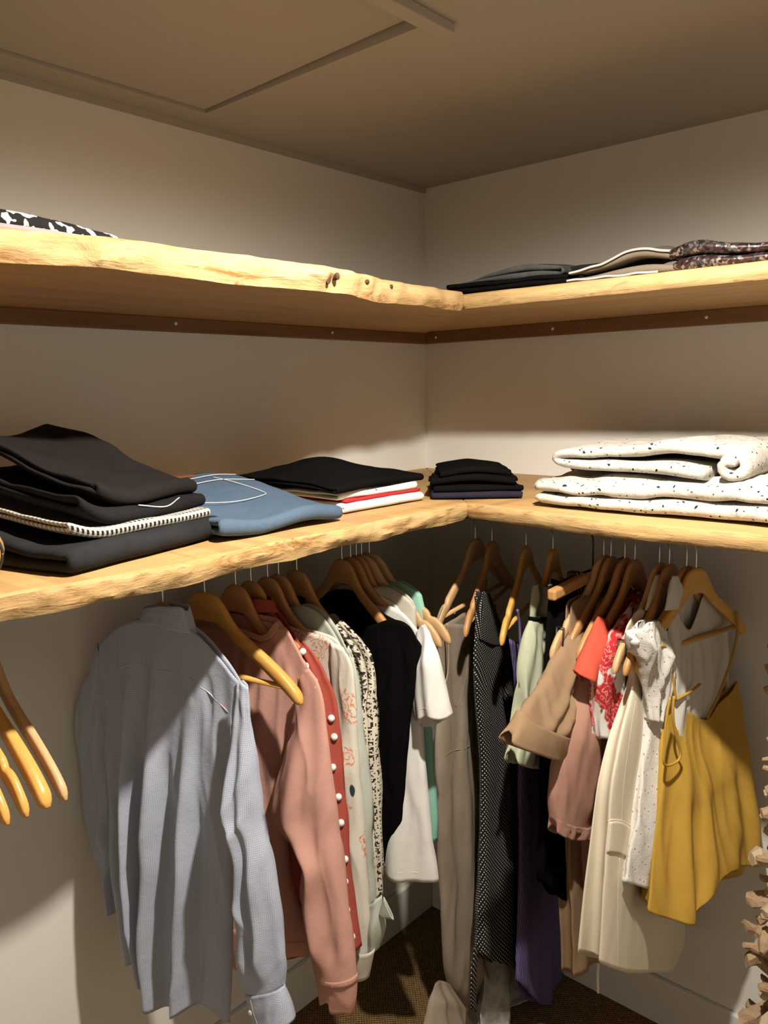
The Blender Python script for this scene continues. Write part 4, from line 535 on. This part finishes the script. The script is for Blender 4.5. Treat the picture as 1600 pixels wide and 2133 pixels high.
def pompom(parent, P, N, r):
    global POM
    if POM is None:
        V = []; F = []; a, b = 10, 6
        for j in range(b+1):
            for i in range(a):
                q = math.pi*j/b; V.append((math.sin(q)*math.cos(6.2832*i/a), math.sin(q)*math.sin(6.2832*i/a), math.cos(q)*1.0))
        for j in range(b):
            for i in range(a): F.append((j*a+i, (j+1)*a+i, (j+1)*a+(i+1) % a, j*a+(i+1) % a))
        POM = bpy.data.meshes.new('pompom'); POM.from_pydata(V, [], F); POM.polygons.foreach_set('use_smooth', [True]*len(POM.polygons)); POM.materials.append(MATS['whitejersey'])
    o = bpy.data.objects.new('pompom', POM); link(o, parent); o.location = P+N*r*.5; o.scale = (r, r, r); return o
V, F = tube_data([(0, 0, 0), (0, 0, .0015), (0, 0, .0022)], [.0048, .0046, .003], 14)
BTN = bpy.data.meshes.new('button'); BTN.from_pydata(V, [], F); BTN.materials.append(MATS['whiteplastic'])
HBY = {}
for g in GARMENTS:
    zmin = min(q[-1] for p in g['parts'] for q in (p.get('L', [])+p.get('R', [])+p.get('tube', [])))
    org = Vector((g['h'][0], g['h'][1], max(0, zmin)))
    root = empty(g['name'], org); tag(root, g['label'], g['cat'], g.get('group'))
    U = Vector((math.cos(g['ang']), math.sin(g['ang']), 0)); N = Vector((U.y, -U.x, 0)) if g['side'] == 'L' else Vector((-U.y, U.x, 0)); H = Vector((g['h'][0], g['h'][1], 0))
    HBY[g['key']] = (g, root, U, N, H)
    for p in g['parts']:
        if 'tube' in p:
            pts = crom([H+U*a+N*d+Vector((0, 0, z))-org for a, d, z in p['tube']], 6*len(p['tube'])); V, F = tube_data(pts, p['r'], 6); mesh_obj(p['name'], V, F, p['mat'], root); continue
        o, surf = garment_shell(g, p, root, org)
        for t, s in p.get('buttons', []):
            P, nn = surf(t, s, .0012); bo = bpy.data.objects.new('button', BTN); link(bo, o); bo.location = P; bo.rotation_euler = nn.to_track_quat('Z', 'Y').to_euler()
        for t, s in p.get('poms', []):
            P, nn = surf(t, s); pompom(o, P, nn, .0072)
# ------------------------------------------------------------------ hangers placed
for h in [
 [0.28, -1.1356, 0.1745, 'flat', 'hang_brown', 'brown wooden hanger inside the blue check shirt', False, 0.15],
 [0.28, -1.0428, 0.1745, 'round', 'hang_gold', 'bare golden wooden hanger with trouser bar between the blue shirt and pink sweatshirt', True, 0.232],
 [0.28, -0.9678, 0.1222, 'flat', 'hang_brown', 'brown wooden hanger showing in the neck of the pink sweatshirt', False, 0.175],
 [0.28, -0.9287, 0.1047, 'flat', 'hang_brown', 'brown wooden hanger holding the red pompom shirt', False, 0.175],
 [0.28, -0.8843, 0.0873, 'flat', 'hang_brown', 'brown wooden hanger holding the peach floral blouse', False, 0.175],
 [0.28, -0.8543, 0.0698, 'flat', 'hang_brown', 'brown wooden hanger holding the grey-green shirt', False, 0.175],
 [0.28, -0.8026, 0.0524, 'flat', 'hang_brown', 'brown wooden hanger holding the black and cream print blouse', False, 0.175],
 [0.28, -0.6638, 0.0, 'flat', 'hang_brown', 'light brown wooden hanger showing through the neckline of the black top', False, 0.175],
 [0.28, -0.6354, 0.0524, 'flat', 'hang_brown', 'brown wooden hanger holding the white t-shirt', False, 0.175],
 [0.28, -0.6161, 0.0524, 'flat', 'hang_brown', 'brown wooden hanger holding the cream knitted top', False, 0.175],
 [0.28, -0.5981, 0.0524, 'notch', 'hang_beech', 'pale notched wooden hanger just left of the mint t-shirt hanger', False, 0.228],
 [0.28, -0.5716, 0.0873, 'notch', 'hang_beech', 'pale notched wooden hanger holding the mint t-shirt', False, 0.228],
 [0.3802, -0.28, -1.3788, 'notch', 'hang_beech', 'pale notched wooden hanger with bar holding the taupe and velvet dresses in the corner', True, 0.228],
 [0.4314, -0.28, -1.2566, 'notch', 'hang_brown', 'brown wooden hanger with bar holding the polka dot dress', True, 0.228],
 [0.5304, -0.28, -1.2566, 'notch', 'hang_gold', 'golden wooden hanger with bar holding the violet dress', True, 0.228],
 [0.6041, -0.28, -1.4312, 'notch', 'hang_gold', 'golden brown wooden hanger under the knotted sage jacket', False, 0.135],
 [0.7339, -0.28, -1.5882, 'notch', 'hang_beech', 'pale wooden hanger holding the camel shirt dress', False, 0.228],
 [0.7514, -0.28, -1.6232, 'flat', 'hang_brown', 'brown wooden hanger holding the dusty pink blouse', False, 0.18],
 [0.7845, -0.28, -1.6057, 'flat', 'hang_brown', 'brown wooden hanger holding the coral t-shirt', False, 0.2],
 [0.808, -0.28, -1.6057, 'flat', 'hang_brown', 'brown wooden hanger holding the rose print blouse', False, 0.18],
 [0.8634, -0.28, -1.5359, 'notch', 'hang_beech', 'pale wooden hanger holding the cream waistcoat dress', False, 0.228],
 [0.8854, -0.28, -1.5359, 'flat', 'hang_brown', 'brown wooden hanger holding the broderie top', False, 0.228],
 [0.9224, -0.28, -1.6755, 'flat', 'hang_brown', 'brown wooden hanger holding the white blouse', False, 0.19],
 [0.9426, -0.28, -1.7977, 'notch', 'hang_gold', 'golden wooden hanger with bar holding the yellow camisole', True, 0.2]
]: hanger(h[0], h[1], h[2], h[3], h[4], h[5], h[6], h[7], grip='camel' in h[5] or 'waistcoat' in h[5])
EMPT = [(-1.457, 'flat', 'hang_beech', 'pale bare wooden hanger nearest the blue shirt among the empty ones'), (-1.483, 'round', 'hang_gold', 'second bare hanger from the blue shirt in the empty bunch at the left edge'), (-1.512, 'notch', 'hang_gold', 'third bare hanger, with a grooved arm, in the empty bunch at the left edge'), (-1.538, 'notch', 'hang_gold', 'fourth bare hanger, with a grooved arm, in the empty bunch at the left edge'), (-1.566, 'round', 'hang_gold', 'bare wooden hanger cut by the left edge of the photo, lowest of the empty bunch')]
for y, k, wd, lb in EMPT: hanger(.28, y, .02, k, wd, lb, False, .228)
# black clip hanger
g, root, U, N, H = HBY['blacktrousers']
e = tag(empty('clip_hanger', (H.x, H.y, 1.30), g['ang']), 'black clip hanger with a short golden wooden bar gripping the black trousers', 'hanger')
ob_ = box('wooden_bar', (-.075, -.010, -.012), (.075, .010, .012), 'hang_brown', None, .005); ob_.parent = e; ob_.location = (.148, .020, -.008); ob_.rotation_euler = (0, .06, 0)
hz = RZ-1.30
hk = [(0, 0, 0), (0, 0, hz-.04), (.004, 0, hz-.022), (.016, 0, hz-.008)]+[(.0165*math.cos(math.radians(q)), 0, hz+.0165*math.sin(math.radians(q))) for q in range(-20, 200, 20)]
V1, F1 = tube_data(crom(hk, 40), .0022, 6); mesh_obj('hook', V1, F1, 'blackplastic', e)
V1, F1 = tube_data([(-.16, 0, 0), (.20, 0, 0)], .003, 8); mesh_obj('bar', V1, F1, 'blackplastic', e)
for xx in (-.08, .09):
    o = box('clip', (xx-.012, -.012, -.05), (xx+.012, .012, .012), 'blackplastic', None, .004); o.parent = e
    V1, F1 = tube_data([(xx-.009, .013, .012), (xx-.006, .016, -.04), (xx+.006, .016, -.04), (xx+.009, .013, .012)], .0012, 6); mesh_obj('clip_spring', V1, F1, 'steel', e)
# black elastic stay on the camel hanger tip, and a paper tag
# ------------------------------------------------------------------ folded clothes
def folded(name, label, cat, loc, rz, W, D, n, h, mat, seed, amp=.004, zf=None, jit=.006, group=None, m=26, path=None, fat=.47):
    rnd = random.Random(seed); given = path; path = []; tot = n*h
    ends = [(-W/2+rnd.uniform(0, jit), W/2-rnd.uniform(0, jit)) for _ in range(n)]
    for k in range(n):
        z = (k+.5)*h; x0, x1 = ends[k]; sg = 1 if k % 2 == 0 else -1
        xs, xe = (x0, x1) if sg > 0 else (x1, x0); q = max(10, int(W/.012))
        if k: xs = turn
        for i in range(q+1): path.append((xs+(xe-xs)*i/q, z, k))
        turn = xe
        if k < n-1:
            for a in range(1, 8):
                an = -math.pi/2+math.pi*a/8; path.append((xe+sg*math.cos(an)*h/2*1.0, z+h/2+math.sin(an)*h/2, k+.5))
    if given:
        path = [(v.x, v.z, .4*i/len(given)) for i, v in enumerate(crom([(a, 0, b) for a, b in given], 110))]; tot = max(q[1] for q in path)+h/2
    npth = len(path); V = []; F = []; UV = []; rows = []
    nor = []
    for i in range(npth):
        a = path[max(0, i-1)]; b = path[min(npth-1, i+1)]; t = Vector((b[0]-a[0], 0, b[1]-a[1])).normalized(); nor.append(Vector((-t.z, 0, t.x)))
    ys = [-D/2, -D/2+.15*h, -D/2+.45*h, -D/2+h]+[-D/2+h+(D-2*h)*i/m for i in range(1, m)]+[D/2-h, D/2-.45*h, D/2-.15*h, D/2]
    tf = [.25, .7, .93, 1]+[1]*(m-1)+[1, .93, .7, .25]
    arc = 0
    for y, f in zip(ys, tf):
        arc = 0
        for i, (px, pz, k) in enumerate(path):
            if i: arc += abs(px-path[i-1][0])+abs(pz-path[i-1][1])
            en = 1-sstep(.0, .006, min(arc, .006)) if i < 3 else 0
            jy = jit*1.6*noise.noise((k*3.3+seed, px*6, 1.7))*(abs(y)/(D/2))**3*(1 if y > 0 else -1)
            for sd in (1, -1):
                q = Vector((px, y+jy, pz))+nor[i]*(sd*h*fat*f*(1-.6*en))
                zr = q.z/tot
                dz = amp*(noise.noise((q.x*9+seed, q.y*9, .3*k))+.6*noise.noise((q.x*22+seed, q.y*22, k)))*(.25+.75*min(1, zr)) 
                q.z += dz
                q.x += amp*.8*noise.noise((k+seed, q.y*14, 5)); 
                if zf: q.z += zf(q.x, q.y, max(0, min(1, zr)))
                V.append(q); UV.append((arc, y))
    w2 = 2*npth
    R = len(ys)
    lift = -min(v.z for v in V)+.0005
    for v in V: v.z += lift
    for r in range(R-1):
        for i in range(npth-1):
            a = r*w2+2*i; b = a+w2
            F.append((a, a+2, b+2, b)); F.append((a+1, b+1, b+3, a+3))
        a = r*w2; b = a+w2; F.append((a, b, b+1, a+1)); a += w2-2; b += w2-2; F.append((a, a+1, b+1, b))
    for r in (0, R-1):
        for i in range(npth-1):
            a = r*w2+2*i; q = (a, a+1, a+3, a+2); F.append(q if r == 0 else tuple(reversed(q)))
    o = mesh_obj(name, V, F, mat, None, loc, UV); o.rotation_euler = (0, 0, rz)
    if label: tag(o, label, cat, group)
    top = max(v.z for v in V)
    def surf(x, y, eps=.001):
        best = 0
        for v in V:
            if abs(v.x-x) < .014 and abs(v.y-y) < .014: best = max(best, v.z)
        return Vector((x, y, best+eps))
    return o, surf, top
def strip(name, pts, r, mat, parent):
    V1, F1 = tube_data(crom(pts, 8*len(pts)), r, 5); return mesh_obj(name, V1, F1, mat, parent)
Z = ZL1+.0005; rb = math.radians(13.5)
def rise(k, flare=0, f0=-.03):
    def f(x, y, zr): return zr*(k*sstep(.17, -.17, x)) + flare*max(0, (f0-y)/.12)**2
    return f
def cpos(fx, fy, rz, W, back=0): return (fx-math.cos(rz)*(W/2+back), fy-math.sin(rz)*(W/2+back))
cx, cy = cpos(.488, -1.288, rb, .36)
folded('folded_trousers', 'charcoal folded trousers at the bottom of the dark stack', 'trousers', (cx, cy+.008, Z), rb, .36, .315, 2, .018, 'charcoal', 1, .004, rise(.03))
o, sf, tp = folded('folded_trousers', 'black and white gingham trousers folded in the dark stack', 'trousers', (cx-.006, cy+.014, Z+.035), rb-.03, .35, .285, 2, .008, 'gingham', 2, .003, lambda x, y, zr: .03*sstep(.17, -.17, x)+.03*max(0, (-.06-y)/.1)**2)
o, sf, tp = folded('folded_jeans', 'black folded jeans with pocket stitching above the gingham trousers', 'jeans', (cx-.012, cy+.018, Z+.050), rb+.05, .33, .27, 2, .012, 'blackjean', 3, .006, lambda x, y, zr: .05*sstep(.17, -.17, x)+.04*max(0, (-.05-y)/.1)**2)
strip('pocket_stitching', [sf(.16, -.02)+Vector((.005, 0, -.002)), sf(.166, .03)+Vector((.008, 0, -.009)), sf(.16, .075)+Vector((.005, 0, -.002))], .0010, 'thread', o)
folded('folded_jeans', 'black folded jeans on top of the dark stack, sloping towards the wall', 'jeans', (cx-.020, cy+.026, Z+.073), rb+.10, .31, .24, 2, .012, 'blackwarm', 4, .008, lambda x, y, zr: .080*sstep(.17, -.12, x)+.030*max(0, (-.03-y)/.1)**2+.014*sstep(.05, .12, y)*sstep(.05, -.15, x))
o, sf, tp = folded('folded_jeans', 'mid-blue folded denim jeans lying beside the dark stack', 'jeans', (.33, -1.02, Z), .0, .33, .27, 2, .014, 'denim', 5, .004, lambda x, y, zr: .042*zr*sstep(.15, -.15, x)+.004*math.sin(y*30))
strip('pocket_stitching', [sf(.03, -.12), sf(.055, -.03), sf(.06, .04), sf(.035, .06), sf(-.04, .05), sf(-.10, .045)], .0008, 'thread', o)
strip('waistband_stitching', [sf(-.125, -.11), sf(-.12, -.02), sf(-.115, .06), sf(-.12, .12)], .0008, 'thread', o)
strip('yoke_stitching', [sf(-.06, -.12), sf(-.075, -.04), sf(-.07, .04), sf(-.06, .12)], .0008, 'thread', o)
q = sf(-.145, .0); V1 = [(q.x-.012, q.y-.03, q.z), (q.x+.012, q.y-.03, q.z), (q.x+.012, q.y+.03, q.z), (q.x-.012, q.y+.03, q.z)]; V1 += [(a, b, c+.003) for a, b, c in V1]
mesh_obj('waist_patch', V1, [(0, 3, 2, 1), (4, 5, 6, 7), (0, 1, 5, 4), (1, 2, 6, 5), (2, 3, 7, 6), (3, 0, 4, 7)], 'leather', o, smooth=False)
tx, ty = .305, -.70
folded('folded_t_shirt', 'white folded t-shirt at the bottom of the white stack', 't-shirt', (tx, ty, Z), .0, .29, .255, 2, .009, 'whitejersey', 6, .003)
folded('folded_t_shirt', 'red folded t-shirt showing as a thin stripe in the white stack', 't-shirt', (tx-.004, ty+.006, Z+.0175), .01, .28, .235, 1, .008, 'redfabric', 7, .002)
o, sf, tp = folded('folded_t_shirt', 'white folded t-shirt with red marks directly under the black one', 't-shirt', (tx-.005, ty-.004, Z+.025), -.02, .28, .25, 2, .008, 'whitejersey', 8, .003)
for yy in (-.045, -.02):
    q = Vector((.137, yy, .014)); strip('red_mark', [q, q+Vector((.003, .006, -.003)), q+Vector((.001, .011, -.002))], .003, 'redfabric', o)
folded('folded_t_shirt', 'black folded t-shirt humped on top of the white stack', 't-shirt', (tx-.012, ty-.012, Z+.041), .05, .30, .29, 2, .008, 'blackcloth', 9, .004, lambda x, y, zr: .034*math.exp(-(y/.09)**2-((x+.02)/.12)**2)-.006*sstep(.08, .15, x))
rk = math.radians(-51)
bx, by = cpos(.537, -.496, rk, .22)
folded('folded_t_shirt', 'dark navy folded t-shirt under the black ones in the corner', 't-shirt', (bx, by, Z), rk, .22, .205, 2, .007, 'navycloth', 10, .002)
folded('folded_t_shirt', 'black folded t-shirt second from the bottom in the corner stack', 't-shirt', (bx-.004, by+.004, Z+.0135), rk+.04, .22, .195, 2, .0075, 'blackcloth', 11, .003)
folded('folded_t_shirt', 'black folded t-shirt third from the bottom in the corner stack', 't-shirt', (bx-.006, by+.003, Z+.029), rk-.05, .215, .19, 2, .0075, 'blackcloth', 12, .003, lambda x, y, zr: .010*math.exp(-(y/.08)**2))
folded('folded_t_shirt', 'topmost black folded t-shirt of the corner stack', 't-shirt', (bx-.012, by+.008, Z+.044), rk+.03, .20, .16, 2, .008, 'blackcloth', 13, .003, lambda x, y, zr: .014*math.exp(-(y/.07)**2))
# speckled sweaters
folded('folded_sweater', 'cream speckled sweater folded flat, lower of the two on the right shelf', 'sweater', (1.005, -.34, Z), -.02, .62, .37, 2, .036, 'speckle', 14, .012, lambda x, y, zr: -.010*zr*sstep(-.1, -.18, y)-.012*zr*sstep(.0, .31, -x), jit=.012)
def curl(x, y, zr): return .010*math.sin(x*9+1)*zr + .010*math.exp(-((x-.14)/.05)**2)*zr
sp = []
for k in range(22):
    q = math.radians(-330+k*420/21); r = .007+.0125*k/21; sp.append((.10+r*1.3*math.cos(q), .031+r*math.sin(q)))
sp += [(.05, .052), (-.02, .053), (-.10, .050), (-.20, .050), (-.238, .047), (-.252, .038), (-.242, .028), (-.21, .023), (-.12, .021), (-.06, .019), (.0, .016), (.05, .0135)]
folded('folded_sweater', 'cream speckled sweater with a rolled-in end, upper of the two', 'sweater', (.985, -.335, Z+.066), -.05, .52, .31, 2, .025, 'speckle', 15, .008, lambda x, y, zr: .006*math.sin(x*11+1)*zr-.006*sstep(.0, .2, x), jit=.02, path=sp)
folded('folded_sweater', 'cream speckled rolled sweater sleeve bundle at the right edge of the shelf', 'sweater', (1.27, -.30, Z+.06), .2, .22, .28, 2, .022, 'speckle', 16, .006)
# dark bits behind the sweaters
folded('scarf', 'crumpled shiny black scarf behind the sweaters, left one', 'scarf', (.66, -.13, Z), .3, .13, .10, 3, .026, 'blackwarm', 17, .008, lambda x, y, zr: zr*.012*math.sin(x*60))
folded('scarf', 'grey folded cloth showing just behind the upper sweater', 'cloth', (.75, -.10, Z), .1, .09, .12, 3, .026, 'greywool', 18, .005)
folded('scarf', 'rounded black cloth bundle behind the middle of the sweaters', 'cloth', (.84, -.08, Z), .0, .10, .10, 3, .026, 'blackcloth', 19, .006, lambda x, y, zr: .016*zr*math.cos(x*28))
# upper shelf clothes
Z = ZU1+.0045
folded('folded_cloth', 'black and white printed cloth on the upper left shelf', 'cloth', (.375, -1.475, Z), .05, .24, .34, 2, .014, 'bwprint', 20, .003, lambda x, y, zr: -.010*zr*sstep(.03, .16, y))
folded('folded_cloth', 'thin mauve folded cloth peeking out under the printed one', 'cloth', (.492, -1.42, Z), .03, .04, .20, 1, .008, 'mauve', 21, .001)
Z = ZU1+.0005
folded('folded_cloth', 'black folded cloth at the bottom end of the upper right shelf', 'cloth', (.60, -.39, Z), .1, .30, .20, 2, .011, 'blackcloth', 22, .004)
folded('folded_cloth', 'dark grey woollen cloth folded on top of the black one', 'cloth', (.585, -.375, Z+.023), .12, .24, .17, 2, .008, 'greywool', 23, .005, lambda x, y, zr: .014*math.sin(x*20+1)*zr+.012*zr*sstep(-.08, .05, y))
folded('folded_cloth', 'black crumpled cloth beside the taupe roll on the upper shelf', 'cloth', (.745, -.30, Z), .0, .16, .20, 3, .014, 'charcoal', 24, .007)
def roll(x, y, zr): return .034*zr*math.exp(-((x-.035)/.07)**2)*(1+.6*sstep(-.09, .06, y))
o, sf, tp = folded('folded_cloth', 'taupe cloth folded into a rounded roll with a pale edge', 'cloth', (.845, -.375, Z), .06, .22, .19, 2, .013, 'taupecloth', 25, .003, roll, fat=.30)
strip('pale_edge', [sf(-.105+.2*k/9, -.088, 0)+Vector((0, -.012, -.005)) for k in range(10)], .0024, 'palefabric', o)
strip('pale_edge', [Vector((-.11+.18*k/9, -.099, .0045+.001*math.sin(k*2))) for k in range(10)], .0022, 'palefabric', o)
folded('sequin_garment', 'dark sequinned garment folded at the right end of the upper shelf', 'cloth', (1.08, -.37, Z), .04, .28, .19, 2, .013, 'sequin', 26, .005, lambda x, y, zr: .020*zr*math.exp(-((x+.09)/.05)**2)+.006*zr)
# rolled belt at the left edge of the lower shelf
Z = ZL1
pts = []
for k in range(60):
    q = k*.28; r = .012+.0008*k*.5; pts.append((r*math.cos(q), 0, .0365+r*math.sin(q)))
e = tag(empty('rolled_belt', (.44, -1.515, Z), math.radians(48)), 'rolled tan belt with dark edge at the left end of the lower shelf', 'belt')
V1, F1 = [], []
for i, (a, _, c) in enumerate(pts):
    V1 += [(a, -.014, c), (a, .014, c)]
    if i: F1.append((2*i-2, 2*i-1, 2*i+1, 2*i))
solid(mesh_obj('strap', V1, F1, 'tan_leather', e), .0022)
rr = .012+.0008*59*.5+.002; V1, F1 = tube_data([(rr*math.cos(k*.15), -.014, .0365+rr*math.sin(k*.15)) for k in range(43)], .002, 6); mesh_obj('edge_binding', V1, F1, 'blackplastic', e)
# ------------------------------------------------------------------ driftwood garland
dg = tag(empty('driftwood_garland', (1.155, -.28, .05)), 'hanging garland of strung driftwood pieces at the right edge', 'garland')
V1, F1 = tube_data([(0, 0, .0), (0, 0, RZ-.05+.0145)], .002, 6); mesh_obj('cord', V1, F1, 'taupecloth', dg)
DW = []
rnd = random.Random(5)
for k in range(10):
    n = 8; pts = []; rad = []; tp = rnd.uniform(.2, .75)
    for i in range(n):
        t = i/(n-1)-.5; pts.append((t, .16*noise.noise((t*2.4, k*3.1, 0)), .16*noise.noise((t*2.4, k*3.1, 7))))
        rad.append((.105+.05*noise.noise((t*5, k, 3)))*(1-(abs(t)*2)**7*.3)*(1+tp*t*(1 if k % 2 else -1)))
    V1, F1 = tube_data(pts, rad, 7); V1 = [v+Vector((0, noise.noise(v*7+Vector((k, 0, 0))), noise.noise(v*7+Vector((0, k, 5)))))*.05 for v in V1]
    me = bpy.data.meshes.new('driftwood_piece'); me.from_pydata(V1, [], F1); me.materials.append(MATS['driftwood' if k % 3 else 'driftwood_pale']); DW.append(me)
z = 1.27; i = 0
while z > .07:
    u = (1.27-z)/1.2
    for k in range(4):
        o = bpy.data.objects.new('driftwood_piece', DW[rnd.randrange(10)]); link(o, dg)
        Ls = rnd.uniform(.055, .105)*(.7+.55*u); fatn = rnd.uniform(1.0, 1.7)
        o.scale = (Ls, Ls*fatn, Ls*fatn*.9); an = 1.57*k+rnd.uniform(-.8, .8)+i*1.3
        off = Ls*.34; o.location = (math.cos(an)*off, math.sin(an)*off, z-.05+rnd.uniform(-.008, .008)); o.rotation_euler = (rnd.uniform(-3, 3), rnd.uniform(-.4, .4), an+rnd.choice((0, math.pi)))
    z -= .023+.010*u; i += 1

GR = {'folded_t_shirt': 'folded t-shirts on the lower shelf', 'folded_jeans': 'folded jeans on the lower shelf', 'folded_trousers': 'folded trousers in the dark stack', 'folded_sweater': 'speckled sweaters', 'folded_cloth': 'folded cloths on the upper shelf', 'shelf_board': 'oak shelf boards', 'shelf_batten': 'wooden shelf battens', 'clothes_rail': 'clothes rails',
      'dress': 'dresses on the right rail', 't_shirt': 'hanging t-shirts', 'blouse': 'hanging blouses', 'shirt': 'hanging shirts'}
for o in COL.objects:
    b = o.name.split('.')[0]
    if o.parent is None and b in GR: o['group'] = GR[b]
